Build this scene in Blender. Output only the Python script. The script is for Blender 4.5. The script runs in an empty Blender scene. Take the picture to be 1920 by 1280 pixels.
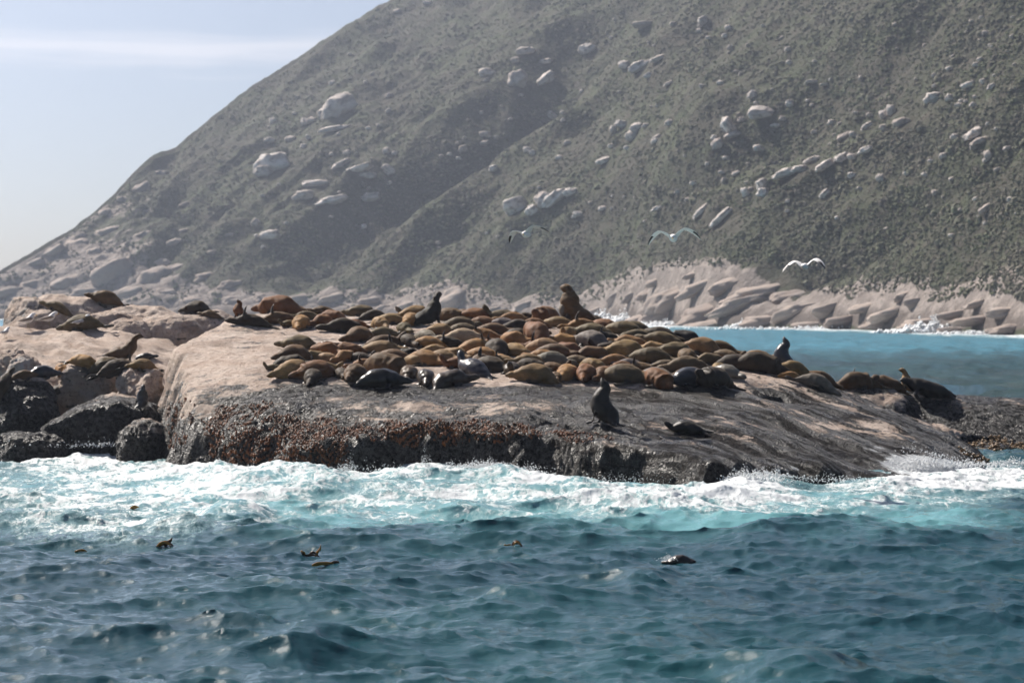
import bpy, bmesh, math, random
import numpy as np
from mathutils import Vector, Matrix
from mathutils.bvhtree import BVHTree

scene = bpy.context.scene
C = scene.collection
R = math.radians

# ------------------------------------------------------------------ camera, sky, sun, exposure
F = 4800.0            # focal length in pixels of the 1920 wide frame
HC = 5.3              # eye height on the boat
HY = 570.0            # horizon row
cam_data = bpy.data.cameras.new('camera')
cam = bpy.data.objects.new('camera', cam_data)
C.objects.link(cam)
cam.location = (0, 0, HC)
cam.rotation_euler = (R(90), 0, 0)
cam_data.sensor_width = 36
cam_data.lens = F / 1920 * 36
cam_data.shift_y = -(640 - HY) / 1920
cam_data.clip_start = 0.5
cam_data.clip_end = 20000
cam_data.dof.use_dof = True
cam_data.dof.focus_distance = 54
cam_data.dof.aperture_fstop = 2.1
scene.camera = cam

SUN_AZ = R(-45)       # from straight ahead (+Y), negative = to the left
SUN_EL = R(43)
world = bpy.data.worlds.new('World')
scene.world = world
world.use_nodes = True
wn = world.node_tree
wn.nodes.clear()
def wnode(t, **kw):
    n = wn.nodes.new(t)
    for k, v in kw.items():
        setattr(n, k, v)
    return n
sky = wnode('ShaderNodeTexSky', sky_type='NISHITA', sun_disc=False)
sky.sun_elevation = SUN_EL
sky.sun_rotation = SUN_AZ
sky.altitude = 0
sky.air_density = 0.6
sky.dust_density = 1.2
sky.ozone_density = 1.0
bg = wnode('ShaderNodeBackground')
bg.inputs['Strength'].default_value = 0.05
# thin streaks of high cloud all round the sky
tc = wnode('ShaderNodeTexCoord')
sep = wnode('ShaderNodeSeparateXYZ')
mp = wnode('ShaderNodeMapping')
mp.inputs['Scale'].default_value = (3.0, 3.0, 40)
nz = wnode('ShaderNodeTexNoise')
nz.inputs['Scale'].default_value = 2.2
nz.inputs['Detail'].default_value = 4
def wmath(op, a, b):
    n = wnode('ShaderNodeMath', operation=op)
    for i, q in ((0, a), (1, b)):
        if isinstance(q, (int, float)):
            n.inputs[i].default_value = q
        else:
            wn.links.new(q, n.inputs[i])
    return n.outputs[0]
L = wn.links.new
L(tc.outputs['Generated'], sep.inputs[0])
L(tc.outputs['Generated'], mp.inputs['Vector'])
L(mp.outputs['Vector'], nz.inputs['Vector'])
# a level veil of cloud a few degrees up, broken by the noise
zz = wmath('ADD', sep.outputs['Z'], wmath('MULTIPLY', wmath('SUBTRACT', nz.outputs['Fac'], 0.5), 0.03))
band = wnode('ShaderNodeMapRange', interpolation_type='SMOOTHSTEP')
L(wmath('ABSOLUTE', wmath('SUBTRACT', zz, 0.0985), 0), band.inputs['Value'])
band.inputs['From Min'].default_value = 0.010
band.inputs['From Max'].default_value = 0.001
fac = wmath('MULTIPLY', wmath('MULTIPLY', band.outputs[0], nz.outputs['Fac']), 1.1)
mx = wnode('ShaderNodeMix', data_type='RGBA')
mx.inputs[7].default_value = (11.0, 10.6, 10.8, 1)
wo = wnode('ShaderNodeOutputWorld')
L(fac, mx.inputs[0])
wb = wnode('ShaderNodeMix', data_type='RGBA', blend_type='MULTIPLY')
wb.inputs[0].default_value = 1.0
wb.inputs[7].default_value = (1.0, 1.0, 1.0, 1)
L(sky.outputs['Color'], wb.inputs[6])
L(wb.outputs[2], mx.inputs[6])
L(mx.outputs[2], bg.inputs['Color'])
L(bg.outputs[0], wo.inputs['Surface'])

sun_data = bpy.data.lights.new('sun', 'SUN')
sun_data.energy = 5.0
sun_data.angle = R(0.5)
sun_data.color = (1.0, 0.93, 0.84)
sun = bpy.data.objects.new('sun', sun_data)
C.objects.link(sun)
sdir = Vector((math.sin(SUN_AZ) * math.cos(SUN_EL), math.cos(SUN_AZ) * math.cos(SUN_EL), math.sin(SUN_EL)))
sun.rotation_euler = sdir.to_track_quat('Z', 'Y').to_euler()
sun.location = sdir * 500

vs = scene.view_settings
vs.view_transform = 'Standard'
vs.look = 'None'
vs.gamma = 1
vs.exposure = 0.9
vs.use_curve_mapping = False
scene.render.engine = 'CYCLES'
cy = scene.cycles
cy.max_bounces = 5
cy.diffuse_bounces = 2
cy.glossy_bounces = 2
cy.transmission_bounces = 3
cy.volume_bounces = 0
cy.transparent_max_bounces = 6
cy.sample_clamp_indirect = 3
cy.sample_clamp_direct = 4
cy.caustics_reflective = False
cy.caustics_refractive = False
cy.use_denoising = True
cy.use_adaptive_sampling = True
cy.adaptive_threshold = 0.03

# ------------------------------------------------------------------ helpers
rng = np.random.default_rng(11)
random.seed(5)
_perm = np.random.default_rng(3).permutation(256)
_perm = np.concatenate([_perm, _perm, _perm])
_g = np.array([(1,1,0),(-1,1,0),(1,-1,0),(-1,-1,0),(1,0,1),(-1,0,1),(1,0,-1),(-1,0,-1),
               (0,1,1),(0,-1,1),(0,1,-1),(0,-1,-1),(1,1,0),(-1,1,0),(0,-1,1),(0,-1,-1)], float)
def perlin(p):
    p = np.asarray(p, float)
    i = np.floor(p).astype(int)
    f = p - i
    i &= 255
    u = f * f * f * (f * (f * 6 - 15) + 10)
    def corner(a, b, c):
        h = _perm[_perm[_perm[i[:, 0] + a] + i[:, 1] + b] + i[:, 2] + c] & 15
        gr = _g[h]
        return gr[:, 0] * (f[:, 0] - a) + gr[:, 1] * (f[:, 1] - b) + gr[:, 2] * (f[:, 2] - c)
    def lerp(t, a, b):
        return a + t * (b - a)
    x0 = lerp(u[:, 0], corner(0,0,0), corner(1,0,0)); x1 = lerp(u[:, 0], corner(0,1,0), corner(1,1,0))
    x2 = lerp(u[:, 0], corner(0,0,1), corner(1,0,1)); x3 = lerp(u[:, 0], corner(0,1,1), corner(1,1,1))
    return lerp(u[:, 2], lerp(u[:, 1], x0, x1), lerp(u[:, 1], x2, x3))
def fbm(p, octv=4, gain=0.5, lac=2.03):
    p = np.asarray(p, float)
    s = 0; a = 1.0
    for k in range(octv):
        s = s + a * perlin(p * lac ** k + 17.3 * k)
        a *= gain
    return s
def ridged(p, octv=3):
    s = 0; a = 1.0
    for k in range(octv):
        s = s + a * (1 - 2 * np.abs(perlin(np.asarray(p) * 2.1 ** k + 9.1 * k)))
        a *= 0.5
    return s
def sstep(a, b, x):
    t = np.clip((x - a) / (b - a), 0, 1)
    return t * t * (3 - 2 * t)
def P(px, py, d):                       # point seen at a pixel at distance d
    return np.array([(px - 960) * d / F, d, HC - (py - HY) * d / F])
def proj(co):                           # where a point shows in the photograph's own pixels
    co = np.asarray(co)
    return 960 + co[..., 0] / co[..., 1] * F, HY + (HC - co[..., 2]) / co[..., 1] * F

def mesh_from(name, v, f, smooth=True):
    me = bpy.data.meshes.new(name)
    v = np.asarray(v, np.float32)
    if isinstance(f, np.ndarray):
        nf, k = f.shape
        me.vertices.add(len(v))
        me.vertices.foreach_set('co', v.ravel())
        me.loops.add(nf * k)
        me.loops.foreach_set('vertex_index', f.ravel().astype(np.int32))
        me.polygons.add(nf)
        me.polygons.foreach_set('loop_start', (np.arange(nf) * k).astype(np.int32))
        me.update(calc_edges=True)
    else:
        me.from_pydata([tuple(map(float, q)) for q in v], [], f)
        me.update()
    if smooth:
        me.polygons.foreach_set('use_smooth', [True] * len(me.polygons))
    return me
def attr(me, name, vals):
    a = me.attributes.new(name, 'FLOAT', 'POINT')
    a.data.foreach_set('value', np.asarray(vals, np.float32))
def obj(name, me, mat=None, parent=None, loc=None):
    o = bpy.data.objects.new(name, me)
    C.objects.link(o)
    if mat is not None and me is not None and not me.materials:
        me.materials.append(mat)
    if parent is not None:
        o.parent = parent
    if loc is not None:
        o.location = loc
    return o
def tag(o, label=None, cat=None, group=None, kind=None):
    for k, v in (('label', label), ('category', cat), ('group', group), ('kind', kind)):
        if v:
            o[k] = v
    return o
def grid_faces(nr, nc):
    a = (np.arange(nr - 1)[:, None] * nc + np.arange(nc - 1)[None, :]).ravel()
    return np.stack([a, a + 1, a + nc + 1, a + nc], 1)
def vnormals(v, f):
    a = v[f[:, 1]] - v[f[:, 0]]; b = v[f[:, 2]] - v[f[:, 0]]
    n = np.cross(a, b)
    out = np.zeros_like(v)
    for k in range(f.shape[1]):
        np.add.at(out, f[:, k], n)
    return out / (np.linalg.norm(out, axis=1, keepdims=True) + 1e-9)
_ico = {}
def ico(sub):
    if sub not in _ico:
        bm = bmesh.new()
        bmesh.ops.create_icosphere(bm, subdivisions=sub, radius=1)
        _ico[sub] = (np.array([q.co[:] for q in bm.verts]), np.array([[w.index for w in q.verts] for q in bm.faces]))
        bm.free()
    return _ico[sub][0].copy(), _ico[sub][1]

# ------------------------------------------------------------------ materials
class NT:
    def __init__(self, name):
        self.m = bpy.data.materials.new(name)
        self.m.use_nodes = True
        self.t = self.m.node_tree
        self.t.nodes.clear()
        self.out = self.t.nodes.new('ShaderNodeOutputMaterial')
        self.b = self.t.nodes.new('ShaderNodeBsdfPrincipled')
        self.t.links.new(self.b.outputs[0], self.out.inputs['Surface'])
    def n(self, typ, ins=None, **kw):
        q = self.t.nodes.new(typ)
        for k, v in kw.items():
            setattr(q, k, v)
        for k, v in (ins or {}).items():
            self.set(q.inputs[k], v)
        return q
    def set(self, sock, v):
        if isinstance(v, bpy.types.NodeSocket):
            self.t.links.new(v, sock)
        elif isinstance(v, bpy.types.Node):
            self.t.links.new(v.outputs[0], sock)
        else:
            if isinstance(v, tuple) and len(v) == 3 and sock.type == 'RGBA':
                v = v + (1,)
            sock.default_value = v
    def bs(self, **kw):
        for k, v in kw.items():
            self.set(self.b.inputs[k.replace('_', ' ')], v)
    def attr(self, name, typ='GEOMETRY', out='Fac'):
        return self.n('ShaderNodeAttribute', attribute_name=name, attribute_type=typ).outputs[out]
    def coord(self, which='Object', scale=(1, 1, 1), rot=(0, 0, 0)):
        c = self.n('ShaderNodeTexCoord').outputs[which]
        return self.n('ShaderNodeMapping', {'Vector': c, 'Scale': scale, 'Rotation': rot}).outputs[0]
    def geo(self, scale=(1, 1, 1), rot=(0, 0, 0)):
        c = self.n('ShaderNodeNewGeometry').outputs['Position']
        return self.n('ShaderNodeMapping', {'Vector': c, 'Scale': scale, 'Rotation': rot}).outputs[0]
    def noise(self, vec, scale, detail=4, rough=0.55, dist=0.0):
        return self.n('ShaderNodeTexNoise', {'Vector': vec, 'Scale': scale, 'Detail': detail, 'Roughness': rough, 'Distortion': dist}).outputs['Fac']
    def math(self, op, a, b=0.0, c=0.0, clamp=False):
        q = self.n('ShaderNodeMath', operation=op, use_clamp=clamp)
        self.set(q.inputs[0], a); self.set(q.inputs[1], b); self.set(q.inputs[2], c)
        return q.outputs[0]
    def ss(self, a, b, x, lo=0.0, hi=1.0):
        return self.n('ShaderNodeMapRange', {'Value': x, 'From Min': a, 'From Max': b, 'To Min': lo, 'To Max': hi}, interpolation_type='SMOOTHSTEP').outputs[0]
    def mix(self, f, a, b):
        q = self.n('ShaderNodeMix', data_type='RGBA')
        self.set(q.inputs[0], f); self.set(q.inputs[6], a); self.set(q.inputs[7], b)
        return q.outputs[2]
    def fmix(self, f, a, b):
        q = self.n('ShaderNodeMix', data_type='FLOAT')
        self.set(q.inputs[0], f); self.set(q.inputs[2], a); self.set(q.inputs[3], b)
        return q.outputs[0]
    def bump(self, h, strength=0.5, dist=0.02, nrm=None):
        q = self.n('ShaderNodeBump', {'Height': h, 'Strength': strength, 'Distance': dist})
        if nrm is not None:
            self.set(q.inputs['Normal'], nrm)
        return q.outputs[0]

def rock_material(name):
    m = NT(name)
    p = m.geo()
    wet = m.attr('wet'); guano = m.attr('guano'); foam = m.attr('wash')
    st = m.geo(scale=(0.35, 0.5, 1.6), rot=(0, R(-14), R(20)))
    n1 = m.noise(p, 1.1, 5, 0.6)
    n2 = m.noise(st, 1.6, 6, 0.62, 0.4)
    n3 = m.noise(p, 7.0, 6, 0.65)
    n4 = m.noise(p, 28.0, 4, 0.6)
    flk = m.attr('flank')
    pos = m.n('ShaderNodeSeparateXYZ', {0: m.n('ShaderNodeNewGeometry').outputs['Position']})
    fa = m.math('ADD', m.math('MULTIPLY', pos.outputs[0], 0.75), m.math('MULTIPLY', pos.outputs[1], -0.65))
    fb = m.math('ADD', m.math('MULTIPLY', pos.outputs[0], 0.65), m.math('MULTIPLY', pos.outputs[1], 0.75))
    fv = m.n('ShaderNodeCombineXYZ', {0: m.math('MULTIPLY', fa, 0.16), 1: m.math('MULTIPLY', fb, 0.85), 2: m.math('MULTIPLY', pos.outputs[2], 0.4)}).outputs[0]
    nf = m.noise(fv, 1.5, 7, 0.66, 0.5)
    n2 = m.fmix(flk, n2, nf)
    wmask = m.math('ADD', wet, m.math('ADD', m.math('MULTIPLY', m.math('SUBTRACT', n2, 0.5), m.fmix(flk, 2.6, 3.4)),
                                      m.math('MULTIPLY', m.math('SUBTRACT', n3, 0.5), 0.9)))
    w = m.ss(0.34, 0.66, wmask)
    dry = m.mix(m.ss(0.3, 0.7, n1), (0.43, 0.325, 0.26), (0.58, 0.485, 0.42))
    dry = m.mix(m.ss(0.45, 0.75, n3), dry, (0.27, 0.205, 0.165))
    dry = m.mix(m.math('MULTIPLY', m.ss(0.55, 0.72, n4), 0.45), dry, (0.2, 0.15, 0.125))
    n5 = m.noise(m.geo(scale=(1, 0.6, 1)), 0.55, 6, 0.7, 0.8)
    dry = m.mix(m.math('MULTIPLY', m.ss(0.5, 0.66, n5), 0.55), dry, (0.17, 0.125, 0.10))
    dark = m.mix(m.ss(0.35, 0.7, n3), (0.009, 0.0083, 0.008), (0.042, 0.037, 0.034))
    dark = m.mix(m.math('MULTIPLY', m.ss(0.56, 0.7, n4), 0.5), dark, (0.16, 0.142, 0.13))
    col = m.mix(w, dry, dark)
    # white bird lime
    g = m.ss(0.5, 0.75, m.math('ADD', guano, m.math('MULTIPLY', m.math('SUBTRACT', m.noise(m.geo(scale=(1.4, 1.4, 0.4)), 1.7, 6, 0.6), 0.5), 1.2)))
    col = m.mix(m.math('MULTIPLY', g, 0.85), col, (0.62, 0.6, 0.57))
    # sheets of white water sliding down
    fs = m.noise(fv, 4.0, 7, 0.72, 0.6)
    fm = m.ss(0.5, 0.68, m.math('ADD', foam, m.math('MULTIPLY', m.math('SUBTRACT', fs, 0.5), 1.3)))
    col = m.mix(m.math('MULTIPLY', fm, 0.9), col, (0.62, 0.64, 0.66))
    h = m.math('ADD', m.math('MULTIPLY', n3, 1.2), m.math('MULTIPLY', n4, 0.55))
    vor = m.n('ShaderNodeTexVoronoi', {'Vector': p, 'Scale': 13.0, 'Randomness': 1.0}).outputs['Distance']
    h = m.math('ADD', h, m.math('MULTIPLY', vor, m.math('MULTIPLY', w, 0.55)))
    m.bs(Base_Color=col, Roughness=m.fmix(w, 0.85, m.ss(0.3, 0.7, n1, 0.2, 0.5)), Normal=m.bump(h, 0.9, 0.09))
    gl = m.fmix(flk, m.ss(0.4, 0.6, n3), m.ss(0.44, 0.58, m.noise(fv, 2.6, 7, 0.7, 0.8)))
    m.bs(Specular_IOR_Level=m.fmix(w, 0.2, m.math('MULTIPLY_ADD', gl, 0.42, 0.02)))
    return m.m
M_rock = rock_material('granite')
# ------------------------------------------------------------------ rock island (the main seal rock)
def pxd(lst):
    return np.array([((px - 960) * d / F, d) for px, d in lst])
outline = pxd([(292, 92), (300, 88), (318, 84.5), (345, 82), (450, 80.2), (560, 78.9), (640, 78.1), (800, 77.7), (930, 77.2), (1060, 76.0),
               (1180, 74.6), (1320, 72.8), (1400, 73.6), (1500, 75), (1600, 75.6), (1680, 75.8), (1760, 77), (1830, 80.5), (1865, 85),
               (1840, 91), (1700, 95), (1500, 100), (1350, 104), (1100, 108), (800, 110), (560, 109), (470, 106), (400, 101), (345, 96.5)])
def sdf_poly(x, y, poly):
    n = len(poly)
    d = np.full(x.shape, 1e9)
    inside = np.zeros(x.shape, bool)
    for i in range(n):
        a = poly[i]; b = poly[(i + 1) % n]
        e = b - a
        wx = x - a[0]; wy = y - a[1]
        t = np.clip((wx * e[0] + wy * e[1]) / (e @ e), 0, 1)
        d = np.minimum(d, np.hypot(wx - e[0] * t, wy - e[1] * t))
        c = ((a[1] <= y) & (b[1] > y)) | ((b[1] <= y) & (a[1] > y))
        with np.errstate(divide='ignore', invalid='ignore'):
            xi = a[0] + (y - a[1]) / (b[1] - a[1] + 1e-12) * e[0]
        inside ^= c & (x < xi)
    return np.where(inside, d, -d)
# control points: pixel column, pixel row, distance
TOP = [(330,720,86),(318,665,90),(345,640,93),(385,612,97),
       (400,800,81.9),(410,745,83.6),(420,690,86.5),(440,640,91.5),(450,610,96),(480,588,100.5),
       (550,825,79.6),(550,768,81),(550,728,83.2),(550,665,89.3),(555,625,94.6),(565,592,100.5),
       (700,812,78.6),(700,768,80.2),(700,735,82.6),(700,685,87.4),(700,640,92.6),(700,596,100.5),
       (850,792,78.4),(850,768,80),(850,735,82.8),(850,685,87.6),(850,637,93),(850,600,100.5),
       (1000,806,77.5),(1000,772,79.6),(1000,722,83.6),(1000,655,91),(1000,602,100.5),
       (1150,832,76.2),(1150,792,78.8),(1150,735,83.6),(1150,672,90),(1150,620,99),
       (1300,856,74.2),(1300,812,77.6),(1300,738,83.8),(1300,684,90),(1300,646,97),
       (1450,872,74.8),(1450,802,79.6),(1450,742,84.8),(1450,704,89),(1450,688,94),
       (1600,888,76.2),(1600,834,80.2),(1600,776,84.6),(1600,748,89),
       (1750,888,78),(1750,836,82.2),(1750,812,86.5),(1840,866,84.5)]
cp = np.array([P(*t) for t in TOP])
extra = np.array([[-12, 109, 4.0], [-6, 110, 4.2], [0, 110, 4.0], [6, 108, 3.3], [11, 101, 2.2], [15, 94, 0.8], [17.5, 88, 0.1], [-13.5, 98, 4.0]])
cp = np.vstack([cp, extra])
def tps_fit(pts, vals, lam=0.02):
    n = len(pts)
    d = np.linalg.norm(pts[:, None] - pts[None], axis=2)
    K = np.where(d > 0, d * d * np.log(d + 1e-9), 0) + lam * np.eye(n)
    Q = np.hstack([np.ones((n, 1)), pts])
    A = np.block([[K, Q], [Q.T, np.zeros((3, 3))]])
    return np.linalg.solve(A, np.concatenate([vals, np.zeros(3)]))
def tps_eval(w, pts, q):
    out = w[-3] + q @ w[-2:]
    for i, c in enumerate(pts):
        d2 = ((q - c) ** 2).sum(1)
        out += w[i] * 0.5 * d2 * np.log(d2 + 1e-12)
    return out
wt = tps_fit(cp[:, :2], cp[:, 2])
SP = 0.078
gx = np.arange(-15.2, 17.6, SP); gy = np.arange(71.5, 111, SP)
GX, GY = np.meshgrid(gx, gy)
q = np.stack([GX.ravel(), GY.ravel()], 1)
top = tps_eval(wt, cp[:, :2], q)
# wobble the waterline a little
wob = 0.35 * perlin(np.c_[q * 0.45, np.zeros(len(q))]) + 0.14 * perlin(np.c_[q * 1.7, np.ones(len(q))])
sd = sdf_poly(q[:, 0], q[:, 1], outline) + wob
pxq = 960 + q[:, 0] / q[:, 1] * F
steep = np.interp(pxq, [280, 330, 420, 640, 900, 1150, 1350, 1450, 1600, 1900], [6, 5, 3.6, 3.0, 4.2, 3.6, 2.2, 1.2, 0.9, 0.8])
steep = steep * (1 + 0.35 * perlin(np.c_[q * 0.6, np.full(len(q), 5.0)]))
cliff = np.where(sd > 0, sd * steep, sd * 2.0) - 0.25
k = 0.35
hh = np.clip(0.5 + 0.5 * (top - cliff) / k, 0, 1)
z = top * (1 - hh) + cliff * hh - k * hh * (1 - hh)
faceness = sstep(0.2, 1.6, top - z)           # 1 on the steep faces
v = np.c_[q, z]
f = grid_faces(len(gy), len(gx))
keep = (z[f] > -0.9).any(1)
f = f[keep]
used = np.unique(f)
remap = np.full(len(v), -1); remap[used] = np.arange(len(used))
v = v[used]; f = remap[f]; sd_u = sd[used]; fn = faceness[used]
nn = vnormals(v, f)
low = sstep(3.0, 1.2, v[:, 2])
amp = 0.35 + 0.75 * np.maximum(low, fn)
flank0 = sstep(1120, 1320, 960 + v[:, 0] / v[:, 1] * F) * sstep(92, 87, v[:, 1])
amp = amp * (1 - 0.68 * flank0)
dsp = 0.24 * fbm(v * np.array([0.5, 0.4, 0.7]), 3) * amp
dsp += 0.05 * ridged(v * np.array([1.3, 1.3, 0.8]), 3) * (0.2 + fn)
dsp += 0.2 * fn * fbm(v * np.array([0.5, 0.5, 0.9]) + 7, 3)
dsp += 0.09 * fbm(v * 2.3, 4) * amp
dsp += 0.04 * fbm(v * 6.0, 2) * amp
# long low ribs that run down the wet flank to the right
rp_ = v @ np.array([0.42, 0.62, 0.0])
flank = sstep(1000, 1300, 960 + v[:, 0] / v[:, 1] * F) * sstep(91, 86, v[:, 1])
dsp += flank * 0.11 * np.sin(rp_ * 2.1 + 2.0 * perlin(v * 0.35)) + flank * 0.05 * np.sin(rp_ * 6.3 + 3 * perlin(v * 0.6 + 4))
# joints in the granite
crackp = np.abs(perlin(v * np.array([0.2, 0.3, 0.3]) + 3.7)) + 0.05 * sstep(-0.2, 0.3, perlin(v * 0.5 + 2))
dsp -= 0.08 * np.exp(-(crackp / 0.022) ** 2) * (1 - 0.5 * flank0)
# a dark hollow in the flank
hol = np.exp(-(((v[:, 0] - P(1462, 735, 85)[0]) / 0.75) ** 2 + ((v[:, 1] - 85.3) / 0.55) ** 2))
hol2 = np.exp(-(((v[:, 0] - P(1425, 720, 86)[0]) / 0.35) ** 2 + ((v[:, 1] - 86.6) / 0.4) ** 2))
dsp -= 0.42 * hol + 0.22 * hol2
v = v + nn * dsp[:, None]
vx, vy = proj(v)
# how wet and dark: the lower faces, the right-hand flank, not the trampled top
wet = 0.12 + 0.0 * vx
wet += 0.75 * sstep(1.75, 0.7, v[:, 2])
wet += 0.5 * sstep(84.6, 82.8, v[:, 1]) * sstep(330, 520, vx)
wet += 0.2 * sstep(700, 740, vy + 0.12 * (600 - vx) * (vx < 600)) * sstep(300, 340, vx)
wet += 0.4 * sstep(880, 1250, vx) * sstep(88, 83.5, v[:, 1])
wet += 0.35 * sstep(1380, 1560, vx)
wet += 0.22 * fn * sstep(2.6, 1.6, v[:, 2])
wet += 0.6 * np.clip(hol + hol2, 0, 1)
wet -= 0.1 * sstep(500, 360, vx) * sstep(1.4, 2.6, v[:, 2])
flk_ = sstep(900, 1150, vx)
wet = np.minimum(wet, 1.4 - 0.52 * flk_ * sstep(0.5, 1.1, v[:, 2]))
wet += 0.3 * np.exp(-(crackp / 0.03) ** 2)
wet += 0.25 * sstep(690, 750, vy) * sstep(280, 330, vx) * sstep(620, 420, vx)
def blobs(vx, vy, lst):
    s = np.zeros_like(vx)
    for (cx, cyy, rx, ry, a) in lst:
        s += a * np.exp(-(((vx - cx) / rx) ** 2 + ((vy - cyy) / ry) ** 2))
    return s
wet += blobs(vx, vy, [(950, 765, 110, 16, -0.42), (790, 762, 60, 14, -0.4), (1330, 790, 90, 14, -0.35), (1560, 800, 120, 12, -0.45), (1700, 850, 80, 10, -0.35),
                      (740, 742, 40, 10, 0.4), (1260, 745, 90, 12, 0.25), (1480, 840, 120, 30, 0.25)])
wash = -0.3 + 1.15 * blobs(vx, vy, [(1700, 868, 90, 26, 1.0), (1790, 880, 80, 18, 1.0), (1480, 880, 60, 16, 0.75), (1560, 850, 60, 12, 0.4), (1300, 826, 50, 9, 0.6),
                              (1400, 860, 60, 14, 0.5), (1640, 838, 60, 12, 0.5), (500, 884, 260, 14, 0.55), (1000, 880, 250, 14, 0.45), (1250, 905, 120, 14, 0.4)])
guano = 0.02 + blobs(vx, vy, [(330, 650, 45, 40, 0.45), (420, 690, 70, 30, 0.35), (470, 640, 70, 16, 0.25), (860, 735, 70, 12, 0.3), (640, 730, 80, 16, 0.3), (940, 740, 50, 12, 0.25)])
me = mesh_from('rock_island', v, f)
attr(me, 'wet', wet); attr(me, 'wash', wash); attr(me, 'guano', guano); attr(me, 'flank', sstep(900, 1150, vx))
island = obj('rock_island', me, M_rock)
tag(island, 'long granite seal rock with tan top and dark wet seaward face', None, None, 'structure')
island_v, island_f = v, f
ROCKS = [(v, f)]

# ------------------------------------------------------------------ the other sea rocks
def blob_mesh(r, seed, sq=2.5, sub=5, namp=0.1, cuts=5, rough=1.0, rot=(0, 0, 0)):
    v, f = ico(sub)
    v = v / (np.abs(v) ** sq).sum(1, keepdims=True) ** (1 / sq)
    rs = np.random.default_rng(seed)
    for _ in range(cuts):
        n = rs.normal(size=3); n[2] *= 0.7
        n /= np.linalg.norm(n)
        d = v @ n
        lim = rs.uniform(0.72, 0.92)
        over = np.clip(d - lim, 0, None)
        v = v - over[:, None] * n * 0.85
    r = np.array(r, float)
    s = r.min()
    u = v / np.linalg.norm(v, axis=1, keepdims=True)
    off = rs.uniform(0, 50, 3)
    p = v * r
    dd = namp * s * (fbm(p / s * 0.9 + off, 3) + 0.35 * rough * fbm(p / s * 3.1 + off, 3) + 0.12 * rough * fbm(p / s * 10 + off, 2))
    p = p + u * dd[:, None]
    E = Matrix.Rotation(R(rot[2]), 3, 'Z') @ Matrix.Rotation(R(rot[1]), 3, 'Y') @ Matrix.Rotation(R(rot[0]), 3, 'X')
    return p @ np.array(E).T, f
def sea_rock(px, pytop, d, r, seed, label, sq=2.5, namp=0.14, wetz=(1.9, 0.9), wetoff=0.1, gu=-0.2, rot=(0, 0, 0), cuts=4, sub=6, name='sea_rock', rel=0.8):
    v, f = blob_mesh(r, seed, sq, sub, namp, cuts, 1.3, rot)
    c = P(px, pytop, d)
    c[2] -= v[:, 2].max()
    v = v + c
    nn = vnormals(v, f)
    v = v + nn * (rel * (0.035 * fbm(v * 3.1, 3) + 0.05 * ridged(v * np.array([1.3, 1.3, 0.7]), 2)))[:, None]
    me = mesh_from(name, v - c, f)
    zz = v[:, 2]
    attr(me, 'wet', wetoff + sstep(wetz[0], wetz[1], zz))
    attr(me, 'wash', -0.35 + 0.6 * sstep(0.35, 0.0, zz))
    attr(me, 'guano', gu + 0.0 * zz)
    o = obj(name, me, M_rock, loc=c)
    tag(o, label, 'rock', 'rocks around the seal colony')
    ROCKS.append((v, f))
    return o
# left group
sea_rock(45, 706, 92.5, (1.35, 1.7, 1.7), 2, 'dark rounded wet boulder at the left edge above white foam', wetoff=0.32, wetz=(2.9, 1.6), rel=0.4)
sea_rock(190, 738, 90.5, (2.15, 2.1, 1.6), 4, 'broad dark pitted boulder beneath the three olive seals', wetoff=0.3, wetz=(2.5, 1.2), sq=2.8, namp=0.13, rel=0.4)
sea_rock(272, 785, 87.2, (0.85, 1.4, 1.3), 9, 'small grey rock wedged against the foot of the cliff', wetoff=0.18, wetz=(1.6, 0.5), namp=0.22)
sea_rock(55, 808, 88.5, (1.5, 1.0, 0.7), 15, 'low black rock washed by foam under the left boulder', wetoff=0.7, wetz=(2.5, 1.6))
# pale shelf behind them
sea_rock(105, 613, 102.5, (5.8, 6.4, 3.4), 21, 'pale pinkish rock shelf carrying the gulls and the upright brown seal', sq=3.4, namp=0.12, wetoff=-0.05, wetz=(1.6, 0.6), gu=0.12, rot=(10, 2, 0), cuts=1)
sea_rock(30, 655, 95.2, (1.0, 1.2, 1.5), 23, 'knobbly whitish rock standing at the left edge of the shelf', namp=0.3, wetoff=-0.1, gu=0.35, wetz=(1.2, 0.3))
sea_rock(36, 668, 94.4, (0.42, 0.5, 0.9), 25, 'small white streaked block in front of the knobbly rock', namp=0.2, gu=0.6, wetoff=-0.1)
sea_rock(172, 668, 95.6, (1.3, 1.1, 0.9), 27, 'rounded tan rock step below the white gull', namp=0.25, wetoff=-0.05, gu=0.2)
sea_rock(262, 690, 93.6, (0.8, 1.2, 0.9), 29, 'pale broken rock beside the cliff of the main rock', namp=0.3, wetoff=0.05, gu=0.25)
# back rocks streaked white
sea_rock(86, 580, 109, (1.75, 1.6, 1.6), 31, 'grey boulder with white bird lime behind the two gulls', gu=0.3, wetoff=0.2, namp=0.12)
sea_rock(205, 586, 110, (1.35, 1.6, 1.4), 33, 'pale boulder with a dark crack and white streaks', gu=0.42, wetoff=0.05, namp=0.12)
sea_rock(318, 590, 108, (1.45, 1.4, 1.1), 35, 'long low grey boulder whitened with bird lime', gu=0.36, wetoff=0.2, namp=0.1)
sea_rock(243, 598, 107, (0.95, 1.0, 0.9), 37, 'small rounded grey boulder in the hollow of the shelf', gu=0.3, wetoff=0.22, namp=0.1)
sea_rock(55, 556, 117, (1.6, 2.0, 2.2), 39, 'dark topped boulder at the far left of the skyline', gu=0.05, wetoff=0.3, namp=0.14)
sea_rock(140, 552, 118, (2.9, 2.4, 2.2), 41, 'tan rounded rock on the skyline under a sleeping seal', gu=0.1, wetoff=0.02, namp=0.1)
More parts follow.
